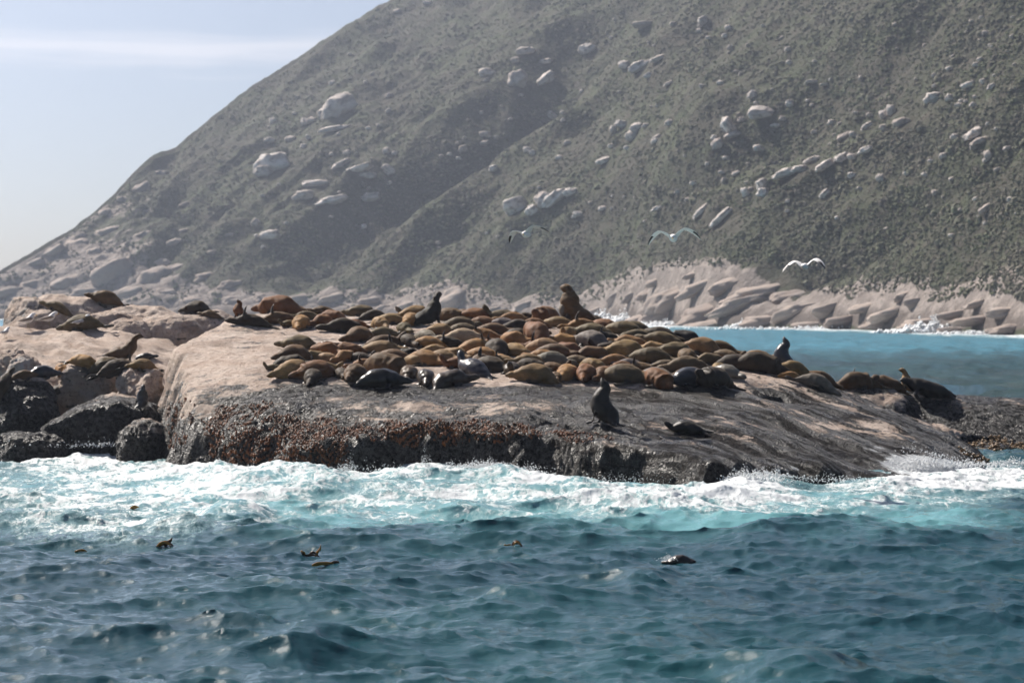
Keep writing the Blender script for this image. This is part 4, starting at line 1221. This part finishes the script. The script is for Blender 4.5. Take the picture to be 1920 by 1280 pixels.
# --- right rock
for a in [(1490, 708, 'fat', 350, 'tan', .95, 'tan seal at the left end of the group on the right rock', 0), (1484, 716, 'st', 20, 'gold', .7, 'small golden seal half hidden by the wet flank near the right rock', 0),
          (1540, 702, 'st', 10, 'brown', 1.0, 'brown seal lying at the back of the right rock', 1), (1532, 733, 'fat', 355, 'grey', .98, 'greyish seal lying lowest on the right rock', 0),
          (1610, 702, 'bl', 8, 'brown', 1.12, 'brown bull lifting its head to the right over the water', 1), (1612, 730, 'sd', 190, 'brown', 1.1, 'brown seal with striped flank in front of the bull on the right rock', 1),
          (1662, 728, 'cv', 175, 'brown', 1.1, 'tan shouldered seal lying behind the black walking seal', 0), (1706, 716, 'up', 150, 'tan', .85, 'tan seal head peering out over the black walking seal', 0),
          (1742, 752, 'wk', 184, 'black', 1.28, 'black seal walking on all its flippers along the right rock', 0)]:
    seal(*a, herd=False, wet=.4 if a[2] == 'wk' else 0)
# --- left rocks
for a in [(102, 585, 'st', 175, 'olive', .95, 'dark olive seal asleep on the left boulder of the skyline', 0), (193, 576, 'fat', 185, 'brown', 1.05, 'brown seal asleep highest on the left rocks', 0),
          (366, 592, 'fat', 172, 'dark', .95, 'dark seal lying on the low rock behind the cliff corner', 1), (392, 598, 'st', 170, 'brown', .7, 'small brown seal right of the dark one behind the cliff corner', 0),
          (150, 623, 'fat', 180, 'olive', 1.15, 'olive seal lying behind the white gull on the pale shelf', 0), (230, 681, 'up', 5, 'brown', 1.02, 'brown seal sitting up on the pale shelf, nose lifted right', 0),
          (272, 680, 'st', 15, 'black', .6, 'small black wet seal at the feet of the upright brown seal', 0), (264, 701, 'fat', 195, 'tan', .72, 'tan seal lying below the upright brown seal', 1),
          (42, 718, 'st', 30, 'brown', .72, 'brown seal half hidden at the left behind the glossy grey one', 0), (78, 712, 'fat', 20, 'slate', .82, 'glossy dark grey seal on top of the left boulder', 0),
          (114, 715, 'fat', 300, 'gold', .8, 'golden brown seal between the glossy grey one and its paler neighbour', 1), (158, 712, 'cv', 340, 'gold', .95, 'golden seal with orange rim behind the three olive seals', 0),
          (132, 748, 'st', 25, 'dark', 1.25, 'long dark seal draped over the edge between the two left boulders', 0), (197, 734, 'fat', 25, 'olive', .95, 'olive seal in the middle of three on the broad left boulder', 0),
          (224, 741, 'fat', 15, 'dark', 1.05, 'dark olive seal rightmost of three on the broad left boulder', 0), (264, 770, 'nu', 100, 'slate', .62, 'small grey seal with rusty head sitting by the foot of the cliff', 0),
          (6, 765, 'st', 70, 'dark', .9, 'dark seal cut off by the left edge of the view', 0)]:
    seal(*a, herd=False, wet=.8 if a[4] in ('slate', 'black') else 0)

# close the gaps of the crowd with more sleepers
HERD = np.array([(690, 612), (760, 600), (860, 596), (1060, 606), (1180, 626), (1300, 655), (1400, 690), (1370, 715), (1240, 722), (1100, 712), (1000, 708), (880, 698), (760, 700), (560, 708), (530, 690), (560, 668), (690, 664), (690, 650)], float)
_r = random.Random(77)
for _ in range(4000):
    cx_, cy_ = _r.uniform(530, 1400), _r.uniform(600, 720)
    if sdf_poly(np.array([cx_]), np.array([cy_]), HERD)[0] < 2:
        continue
    if min(((s['px'] - cx_) / 37) ** 2 + ((s['by'] - cy_) / 11.5) ** 2 for s in SEALS) > 1:
        seal(cx_, cy_, _r.choice(['st', 'cv', 'fat', 'cv', 'hu', 'hu', 'sd', 'cu']), _r.choice([165, 180, 195, 320, 335, 345, 5, 255]), _r.choice(['tan', 'gold', 'brown', 'brown', 'olive', 'rust', 'dark', 'dark', 'black']), _r.uniform(.72, 1.0), None, _r.randrange(3))
ORD = ['first', 'second', 'third', 'fourth', 'fifth', 'sixth', 'seventh', 'eighth', 'ninth', 'tenth', 'eleventh', 'twelfth', 'thirteenth', 'fourteenth', 'fifteenth', 'sixteenth', 'seventeenth', 'eighteenth', 'nineteenth', 'twentieth']
def rowof(s):
    return int((735 - s['by']) // 22)
rowsd = {}
for s in SEALS:
    if s['herd']:
        rowsd.setdefault(rowof(s), []).append(s)
for r_, lst in rowsd.items():
    lst.sort(key=lambda s: s['px'])
    for i, s in enumerate(lst):
        if not s['label']:
            k_ = ORD[i] if i < len(ORD) else 'number %d' % (i + 1)
            rw = 'the front row' if r_ == 0 else ORD[r_] + ' row back'
            s['label'] = '%s herd seal %s, %s from left in %s' % (CWORD[s['colour']], PWORD[s['pose']], k_, rw)
seal_objs = []
for s in SEALS:
    ms = POSE[s['pose']]
    me_ = ms[s['var'] % len(ms)]
    hit = ray_px(s['px'], s['by'] - 3)
    if hit[0] is None or hit[0].y > 125:
        hit = None
        for dy in range(0, 40, 3):
            h2_ = ray_px(s['px'], s['by'] + dy)
            if h2_[0] is not None and h2_[0].y < 125:
                hit = h2_
                break
        if hit is None:
            print('NO HIT', s['px'], s['by']); continue
    h_ = R(s['head'] + random.uniform(-8, 8))
    half = 0.22 * s['sc']
    x_, y_ = hit[0].x, hit[0].y + half * (1 + 1.3 * abs(math.sin(h_)) * (s['pose'] not in ('up', 'nu', 'bu')))
    L_ = 0.5 * s['sc']
    dx_, dy_ = math.cos(h_), math.sin(h_)
    def gz(x, y, fb):
        q_ = drop(x, y)
        return q_[0].z if q_[0] is not None and abs(q_[0].z - fb) < 0.9 else fb
    zc = gz(x_, y_, hit[0].z + 0.08)
    za = gz(x_ + dx_ * L_, y_ + dy_ * L_, zc); zb = gz(x_ - dx_ * L_, y_ - dy_ * L_, zc)
    zl = gz(x_ - dy_ * L_ * .5, y_ + dx_ * L_ * .5, zc); zr_ = gz(x_ + dy_ * L_ * .5, y_ - dx_ * L_ * .5, zc)
    pitch = -math.atan2(za - zb, 2 * L_)
    roll = math.atan2(zl - zr_, L_)
    zmid = max(zc, (za + zb) / 2) if s['pose'] not in ('up', 'nu', 'bu', 'wk') else zc
    if s['pose'] in ('up', 'nu', 'bu'):
        pitch *= 0.5; roll *= 0.5
    o = obj('fur_seal', me_)
    o.location = (x_, y_, zmid - 0.035 * s['sc'] + s['lift'])
    o.rotation_euler = (Matrix.Rotation(h_, 4, 'Z') @ Matrix.Rotation(pitch, 4, 'Y') @ Matrix.Rotation(roll, 4, 'X')).to_euler()
    k_ = s['sc'] * (1.07 if s['herd'] else 1.0)
    o.scale = (k_ * random.uniform(1.02, 1.14), k_ * random.uniform(.96, 1.06), k_ * random.uniform(.94, 1.06))
    c_ = COL[s['colour']]
    j_ = random.uniform(.82, 1.18)
    o.color = (c_[0] * j_, c_[1] * j_ * random.uniform(.94, 1.06), c_[2] * j_ * random.uniform(.9, 1.1), 1)
    o['wetness'] = float(s['wet'])
    tag(o, s['label'], 'seal', 'seals of the colony')
    seal_objs.append(o)
# ------------------------------------------------------------------ seaweed on the rock faces
m = NT('red_seaweed')
p = m.geo()
w1 = m.noise(p, 3.0, 4, 0.6); w2 = m.noise(p, 30, 3, 0.6)
c_ = m.mix(m.ss(0.35, 0.65, w1), (0.03, 0.014, 0.008), (0.17, 0.056, 0.019))
c_ = m.mix(m.ss(0.5, 0.7, w2), c_, (0.22, 0.09, 0.032))
m.bs(Base_Color=c_, Roughness=0.5, Specular_IOR_Level=0.25)
M_weed = m.m
iv, if_ = island_v, island_f
fc = iv[if_].mean(1)
fpx, fpy = proj(fc)
nrm = np.cross(iv[if_[:, 1]] - iv[if_[:, 0]], iv[if_[:, 2]] - iv[if_[:, 0]])
area = np.linalg.norm(nrm, axis=1); nrm /= area[:, None] + 1e-9
toward = (nrm * (np.array([0, 0, HC]) - fc)).sum(1) > 0
mask = blobs(fpx, fpy, [(330, 800, 22, 45, .8), (355, 770, 14, 40, .5), (400, 800, 30, 50, .55), (455, 790, 40, 28, .8), (500, 760, 30, 14, .45), (520, 830, 60, 45, 1.0), (600, 815, 60, 30, .95), (430, 840, 30, 40, .6), (560, 860, 60, 26, .7), (470, 850, 50, 20, .4), (640, 845, 40, 26, .5),
                        (720, 806, 70, 14, 1.0), (820, 800, 90, 12, 1.1), (930, 802, 90, 11, 1.0), (1030, 812, 70, 10, .9), (1100, 822, 60, 9, .7), (760, 824, 90, 14, .6), (880, 822, 90, 14, .55), (260, 840, 14, 25, .5), (300, 760, 10, 25, .35)])
gate = sstep(0.18, 0.4, mask)
mask = gate * (0.75 * mask + 0.95 * fbm(fc * np.array([1.3, 1.3, 0.8]), 4, 0.6) + 0.2 * ridged(fc * np.array([2.2, 2.2, 0.6]), 2))
prob = np.where(toward & (fc[:, 2] > 0.05), np.clip((mask - 0.5) * 2.2, 0, 1), 0) * area
prob = prob / prob.sum()
NW = 9000
pick = rng.choice(len(fc), NW, p=prob)
tv, tf = ico(1)
WV, WF = [], []
for i, k_ in enumerate(pick):
    rs = rng
    r_ = rs.uniform(0.018, 0.05)
    sc_ = np.array([r_ * rs.uniform(.6, 1.0), r_ * rs.uniform(.6, 1.0), r_ * rs.uniform(.8, 1.7)])
    q_ = tv * sc_ * (1 + 0.35 * rs.normal(size=(len(tv), 1)) * 0.6)
    q_ = q_ + fc[k_] + nrm[k_] * r_ * 0.25 + rs.normal(size=3) * 0.025 + np.array([0, 0, -r_ * 0.7])
    WV.append(q_); WF.append(tf + i * len(tv))
weed = obj('seaweed', mesh_from('seaweed', np.vstack(WV), np.vstack(WF), False), M_weed)
tag(weed, 'rusty red seaweed and mussel tufts clinging to the rock face', None, None, 'stuff')
# yellow brown weed on the low reef at the right
WV, WF = [], []
n_ = 0
for i in range(1500):
    h_ = ray_px(rng.uniform(1800, 1925), rng.uniform(818, 868))
    if h_[0] is None or h_[0].z > 0.75 or perlin(np.array([[h_[0].x * 1.3, h_[0].y * 1.3, 2.2]]))[0] < -0.05:
        continue
    r_ = rng.uniform(0.02, 0.06)
    WV.append(tv * np.array([r_, r_, r_ * .7]) * (1 + .3 * rng.normal(size=(len(tv), 1))) + np.array(h_[0][:]) + rng.normal(size=3) * .03); WF.append(tf + n_ * len(tv)); n_ += 1
if n_:
    m = NT('brown_seaweed')
    m.bs(Base_Color=m.mix(m.noise(m.geo(), 4, 3), (0.10, 0.05, 0.014), (0.22, 0.12, 0.03)), Roughness=0.4)
    w2_ = obj('seaweed', mesh_from('reef_seaweed', np.vstack(WV), np.vstack(WF), False), m.m)
    tag(w2_, 'yellow brown seaweed strewn over the low reef at the right', None, None, 'stuff')

# ------------------------------------------------------------------ spray thrown up along the rock and at the far surf
m = NT('spray_drops')
m.bs(Base_Color=(0.7, 0.72, 0.74), Roughness=0.5)
M_spray = m.m
ov = np.array([(1, 0, 0), (-1, 0, 0), (0, 1, 0), (0, -1, 0), (0, 0, 1), (0, 0, -1)], float)
of = np.array([(0, 2, 4), (2, 1, 4), (1, 3, 4), (3, 0, 4), (2, 0, 5), (1, 2, 5), (3, 1, 5), (0, 3, 5)])
def spray(name, plumes, label):
    V_, F_, k_ = [], [], 0
    for (px, py, d, wpx, hpx, n, r0, r1) in plumes:
        for _ in range(n):
            u = rng.normal() * wpx * 0.5
            env = math.exp(-(u / (wpx * .6)) ** 2) * (0.55 + 0.9 * abs(perlin(np.array([[(px + u) * .06, py * .1, 0.5]]))[0]) * 2)
            hgt_ = abs(rng.normal()) * hpx * 0.42 * env
            c = P(px + u, py - hgt_ + rng.uniform(0, 5), d + rng.normal() * wpx * d / F * 0.2)
            r_ = rng.uniform(r0, r1) * (1.25 - 0.7 * min(1, hgt_ / (hpx + 1e-6)))
            V_.append(ov * r_ * rng.uniform(.7, 1.3, 3) + c); F_.append(of + 6 * k_); k_ += 1
    o = obj(name, mesh_from(name, np.vstack(V_), np.vstack(F_), True), M_spray)
    tag(o, label, None, None, 'stuff')
spray('spray', [(800, 882, 77, 30, 34, 420, .008, .022), (915, 874, 76.5, 70, 20, 800, .008, .028), (650, 888, 77.5, 40, 34, 500, .007, .02), (560, 884, 78.2, 40, 26, 250, .007, .018), (980, 886, 76, 60, 20, 350, .008, .024), (860, 880, 76.8, 60, 22, 450, .008, .024),
                (480, 886, 79, 110, 14, 500, .008, .024), (380, 890, 80, 90, 12, 350, .008, .022), (1390, 898, 73.4, 60, 30, 700, .009, .03), (1440, 892, 74, 60, 20, 400, .009, .028), (1130, 908, 75, 120, 12, 500, .008, .024), (1270, 926, 73, 110, 10, 500, .008, .024),
                (1700, 852, 80.5, 60, 26, 500, .009, .028), (1740, 866, 79, 70, 20, 400, .009, .028), (1900, 868, 84, 50, 20, 350, .009, .03), (240, 832, 88, 120, 14, 400, .008, .026), (60, 828, 89, 120, 12, 400, .008, .026), (440, 958, 65.5, 60, 14, 260, .006, .016),
                (1252, 1046, 53.5, 16, 18, 130, .004, .011), (700, 880, 77.6, 220, 24, 500, .007, .02), (450, 882, 79.2, 160, 18, 400, .007, .02), (930, 876, 76.8, 160, 24, 600, .007, .022), (1180, 900, 74.6, 140, 24, 400, .006, .016), (1790, 872, 79, 120, 30, 700, .008, .026), (1560, 900, 75, 120, 18, 450, .008, .024), (160, 836, 88.6, 160, 26, 600, .008, .024), (1240, 905, 74, 160, 30, 200, .006, .014)],
      'white spray and droplets thrown up where the swell hits the rock')
spray('surf_spray', [(1128, 606, 700, 60, 26, 2800, .25, .8), (1175, 606, 690, 60, 22, 1200, .2, .6), (1250, 609, 640, 110, 10, 900, .2, .5), (1748, 621, 480, 70, 20, 2400, .16, .5), (1400, 610, 585, 26, 14, 500, .15, .4), (1560, 615, 545, 200, 5, 500, .12, .35), (1830, 624, 455, 80, 7, 350, .12, .3)],
      'white surf bursting on the granite of the far shore')

# ------------------------------------------------------------------ kelp fronds afloat
m = NT('kelp')
kn = m.noise(m.coord('Object'), 9, 4, 0.6)
m.bs(Base_Color=m.mix(kn, (0.2, 0.075, 0.012), (0.6, 0.25, 0.03)), Roughness=0.25, Subsurface_Weight=0.0)
M_kelp = m.m
m = NT('dark_kelp')
m.bs(Base_Color=m.mix(m.noise(m.coord('Object'), 8, 3), (0.03, 0.014, 0.007), (0.14, 0.055, 0.016)), Roughness=0.22)
M_kelpd = m.m
def blade_mesh(path, wid, thick=0.008, wav=0.3, seed=0):
    rs = np.random.default_rng(seed)
    pp_ = spline(path, 12)
    w_ = wid * np.interp(np.linspace(0, 1, 12), [0, .2, .6, 1], [.35, 1, .9, .12]) * (1 + wav * 0.4 * np.sin(np.linspace(0, 11, 12) + rs.uniform(0, 6)))
    v_, f_ = tube(pp_, w_, np.full(12, thick), 8, np.array([0.3, 1, 0.4]))
    return mesh_from('blade', v_, [tuple(q) for q in f_])
def kelp(px, py, label, blades):
    c = sea_z(px, py)
    e = bpy.data.objects.new('kelp', None)
    C.objects.link(e); e.location = c
    for i, (path, wid, dk) in enumerate(blades):
        obj('blade', blade_mesh(np.array(path, float), wid, seed=i + int(px)), M_kelpd if dk else M_kelp, e)
    tag(e, label, 'kelp', 'kelp afloat in front of the rock')
kelp(312, 1024, 'dark pointed kelp clump afloat left of centre', [([(-.22, 0, -.03), (-.1, 0, .05), (.05, 0, .08), (.2, 0, -.02)], .05, 1), ([(-.05, .02, -.02), (.05, 0, .08), (.12, 0, .15), (.14, 0, .19)], .04, 1), ([(-.2, -.04, 0), (-.05, -.05, .09), (.06, -.04, .06), (.12, -.04, -.02)], .035, 0)])
kelp(586, 1046, 'forked kelp with amber tips standing from the water', [([(-.25, 0, .1), (-.16, 0, .03), (0, 0, .04), (.16, 0, -.01)], .035, 1), ([(-.26, .02, .12), (-.22, 0, .1), (-.18, 0, .07), (-.14, 0, .02)], .035, 0), ([(.05, 0, 0), (.1, 0, .1), (.15, 0, .16), (.17, 0, .26)], .03, 0), ([(-.1, .03, 0), (-.02, 0, .09), (.06, 0, .07), (.14, 0, 0)], .03, 1)])
kelp(612, 1058, 'flat orange kelp strap lying in the water below the forked one', [([(-.3, 0, -.01), (-.12, 0, .03), (.08, 0, .02), (.3, 0, .0)], .045, 0), ([(.05, .02, 0), (.15, 0, .05), (.24, 0, .05), (.3, 0, -.02)], .035, 1)])
kelp(963, 1025, 'curved brown kelp clump with orange arch near the centre', [([(-.22, 0, .04), (-.15, 0, .02), (-.08, 0, .03), (0, 0, -.01)], .04, 0), ([(-.05, 0, .02), (.03, 0, .1), (.12, 0, .07), (.22, 0, -.03)], .045, 1), ([(-.02, -.03, .03), (.05, -.03, .1), (.12, -.03, .08), (.17, -.03, 0)], .022, 0)])
kelp(254, 953, 'single amber kelp blade in the white water at left', [([(-.12, 0, .0), (-.04, 0, .05), (.05, 0, .06), (.12, 0, .05)], .05, 0)])
kelp(152, 1032, 'small amber kelp strap at the far left', [([(-.15, 0, 0), (-.05, 0, .03), (.06, 0, .03), (.14, 0, 0)], .03, 0)])
kelp(775, 1052, 'tiny orange kelp tip right of the forked clump', [([(-.08, 0, 0), (-.02, 0, .03), (.04, 0, .03), (.1, 0, 0)], .025, 0)])
# dark strip of wrack on the bare rock inside the herd
h_ = ray_px(628, 649)
e = bpy.data.objects.new('kelp', None); C.objects.link(e); e.location = h_[0] + Vector((0, 0.05, 0.03))
obj('blade', blade_mesh(np.array([(-.5, 0, .1), (-.25, 0, .06), (0, 0, .05), (.25, 0, .03), (.5, -.05, -.02)]), .07, .04, seed=4), M_kelpd, e)
obj('blade', blade_mesh(np.array([(-.45, .1, .05), (-.3, 0, .1), (-.1, 0, .08), (.1, .05, .03)]), .06, .03, seed=5), M_kelpd, e)
tag(e, 'black strip of wrack lying on bare rock between the two seal groups', 'kelp')

# ------------------------------------------------------------------ a seal in the water
c = sea_z(1272, 1052)
o = obj('fur_seal', POSE['sw'][0])
o.location = Vector(c) + Vector((0, 0, 0.0)); o.rotation_euler = (0, R(4), R(-6)); o.scale = (.5, .7, .8)
o.color = (.03, .024, .02, 1); o['wetness'] = 1.0
tag(o, 'wet back of a seal diving among the waves at lower right', 'seal', 'seals of the colony')

# ------------------------------------------------------------------ gulls
def simple(name, col, rough=0.6):
    m = NT(name)
    nn_ = m.noise(m.coord('Object'), 14, 3)
    m.bs(Base_Color=m.mix(m.math('MULTIPLY', nn_, 0.5), col, tuple(q * 0.72 for q in col)), Roughness=rough)
    return m.m
M_white = simple('gull_white', (.78, .77, .76)); M_back = simple('gull_dark_back', (.035, .033, .036)); M_beak = simple('gull_beak', (.6, .36, .05)); M_leg = simple('gull_leg', (.33, .27, .16)); M_greyw = simple('gull_underwing', (.36, .35, .36))
M_pale = simple('gull_pale_wing', (.82, .8, .78))
M_young = simple('young_gull_brown', (.26, .2, .15))
def gull_body(name):
    pts = spline([(.25, 0, .44), (.19, 0, .46), (.12, 0, .42), (.06, 0, .33), (-.04, 0, .27), (-.16, 0, .25), (-.28, 0, .24)], 18)
    s = np.linspace(0, 1, 18)
    w = np.interp(s, [0, .1, .2, .32, .5, .7, .9, 1], [.025, .05, .05, .06, .095, .085, .04, .012])
    v_, f_ = tube(pts, w, w * 1.05, 14)
    return mesh_from(name, v_, [tuple(q) for q in f_])
GB = gull_body('gull_body')
def gwing(sg):
    v_, f_ = tube(spline([(.10, sg * .075, .34), (-.03, sg * .1, .32), (-.2, sg * .06, .28), (-.38, sg * .015, .25)], 10), np.interp(np.linspace(0, 1, 10), [0, .3, .7, 1], [.03, .062, .045, .008]), np.interp(np.linspace(0, 1, 10), [0, .3, 1], [.012, .02, .006]), 10, np.array([0, sg * 1.0, 0.6]))
    return mesh_from('folded_wing', v_, [tuple(q) for q in f_])
GW = [gwing(1), gwing(-1)]
v_, f_ = tube(np.array([(.235, 0, .44), (.28, 0, .435), (.315, 0, .422)]), [.018, .014, .005], [.02, .016, .006], 8)
GK = mesh_from('beak', v_, f_)
def gleg(sg):
    v_, f_ = tube(np.array([(-.01, sg * .045, .24), (-.015, sg * .045, .12), (.0, sg * .045, .015), (.06, sg * .045, .005)]), [.012, .009, .01, .028], [.012, .009, .01, .005], 8)
    return mesh_from('leg', v_, f_)
GL = [gleg(1), gleg(-1)]
v_, f_ = tube(np.array([(-.2, 0, .25), (-.32, 0, .245), (-.4, 0, .24)]), [.035, .045, .04], [.012, .008, .004], 8)
GT = mesh_from('tail', v_, f_)
def gull(px, py, head, label, wingm, bodym=None, sc=1.3):
    h_ = ray_px(px, py - 1)
    if h_[0] is None:
        return
    e = bpy.data.objects.new('gull', None); C.objects.link(e)
    q_ = drop(h_[0].x, h_[0].y + .05)
    e.location = (h_[0].x, h_[0].y + .05, q_[0].z if q_[0] is not None and abs(q_[0].z - h_[0].z) < .5 else h_[0].z)
    e.rotation_euler = (0, 0, R(head)); e.scale = (sc,) * 3
    for nm, me_, mt in (('body', GB, bodym or M_white), ('beak', GK, M_beak), ('tail', GT, M_white), ('wing', GW[0], wingm), ('wing', GW[1], wingm), ('leg', GL[0], M_leg), ('leg', GL[1], M_leg)):
        q_ = me_.copy(); q_.materials.clear(); q_.materials.append(mt)
        obj(nm, q_, None, e)
    tag(e, label, 'gull', 'gulls standing on the left rocks')
gull(53, 618, 40, 'gull with brownish front standing on the shelf, left of the pair', M_young)
gull(93, 616, 20, 'pale brown gull standing on the shelf, right of the pair', M_young)
gull(155, 621, 35, 'white gull standing in front of the lying olive seal', M_greyw)
gull(10, 637, 60, 'white gull half hidden at the left edge of the shelf', M_greyw, None, .95)
def fly(px, py, d, span, yaw, bank, dihed, label, wm, wtip=None):
    wtip = wtip or M_back
    e = bpy.data.objects.new('gull', None); C.objects.link(e)
    e.location = P(px, py, d)
    pts = spline([(.27, 0, .0), (.2, 0, .015), (.12, 0, .01), (0, 0, 0), (-.14, 0, .0), (-.28, 0, .01)], 16)
    s = np.linspace(0, 1, 16)
    w = np.interp(s, [0, .12, .25, .5, .8, 1], [.025, .06, .065, .1, .06, .015])
    v_, f_ = tube(pts, w, w, 14)
    obj('body', mesh_from('gull_body', v_, f_), M_white, e)
    v_, f_ = tube(np.array([(.26, 0, 0), (.3, 0, -.006), (.33, 0, -.016)]), [.016, .012, .004], [.018, .013, .004], 8)
    obj('beak', mesh_from('beak', v_, f_), M_beak, e)
    v_, f_ = tube(np.array([(-.2, 0, .01), (-.3, 0, .01), (-.4, 0, .01)]), [.035, .06, .075], [.014, .008, .003], 10)
    obj('tail', mesh_from('tail', v_, f_), M_white, e)
    for sg in (1, -1):
        hs = span / 2
        up1, up2 = dihed
        path = spline([(.06, sg * .05, .02), (.12, sg * hs * .28, .02 + up1 * .7), (.1, sg * hs * .5, .02 + up1), (-.02, sg * hs * .78, .02 + up1 * .6 + up2 * .4), (-.16, sg * hs, .02 + up2)], 14)
        u = np.linspace(0, 1, 14)
        ww = np.interp(u, [0, .3, .6, .85, 1], [.12, .115, .095, .06, .01])
        v_, f_ = tube(path, ww, np.interp(u, [0, .3, 1], [.022, .014, .004]), 10, np.array([0.05, 0, 1.0]))
        wo_ = obj('wing', mesh_from('wing', v_, f_), wm, e)
        tipp = path[9:]
        v_, f_ = tube(tipp + np.array([0, 0, .003]), ww[9:] * 1.06, np.interp(u[9:], [0, .3, 1], [.022, .014, .004]) * 1.25, 10, np.array([0.05, 0, 1.0]))
        obj('wing_tip', mesh_from('wing_tip', v_, f_), wtip, wo_)
    e.rotation_euler = (R(bank), 0, R(yaw))
    e.scale = (1.25,) * 3
    tag(e, label, 'gull', 'gulls flying in front of the mountainside')
fly(988, 440, 82, 1.1, 250, 14, (.12, -.1), 'leftmost flying gull, banking with brown and white wings', M_pale)
fly(1263, 447, 74, 1.25, 262, 6, (.16, -.12), 'flying gull with arched grey wings, middle of the three', M_pale)
fly(1508, 500, 86, 1.2, 70, -6, (.15, -.14), 'rightmost flying gull, white body and drooping wing tips', M_pale)
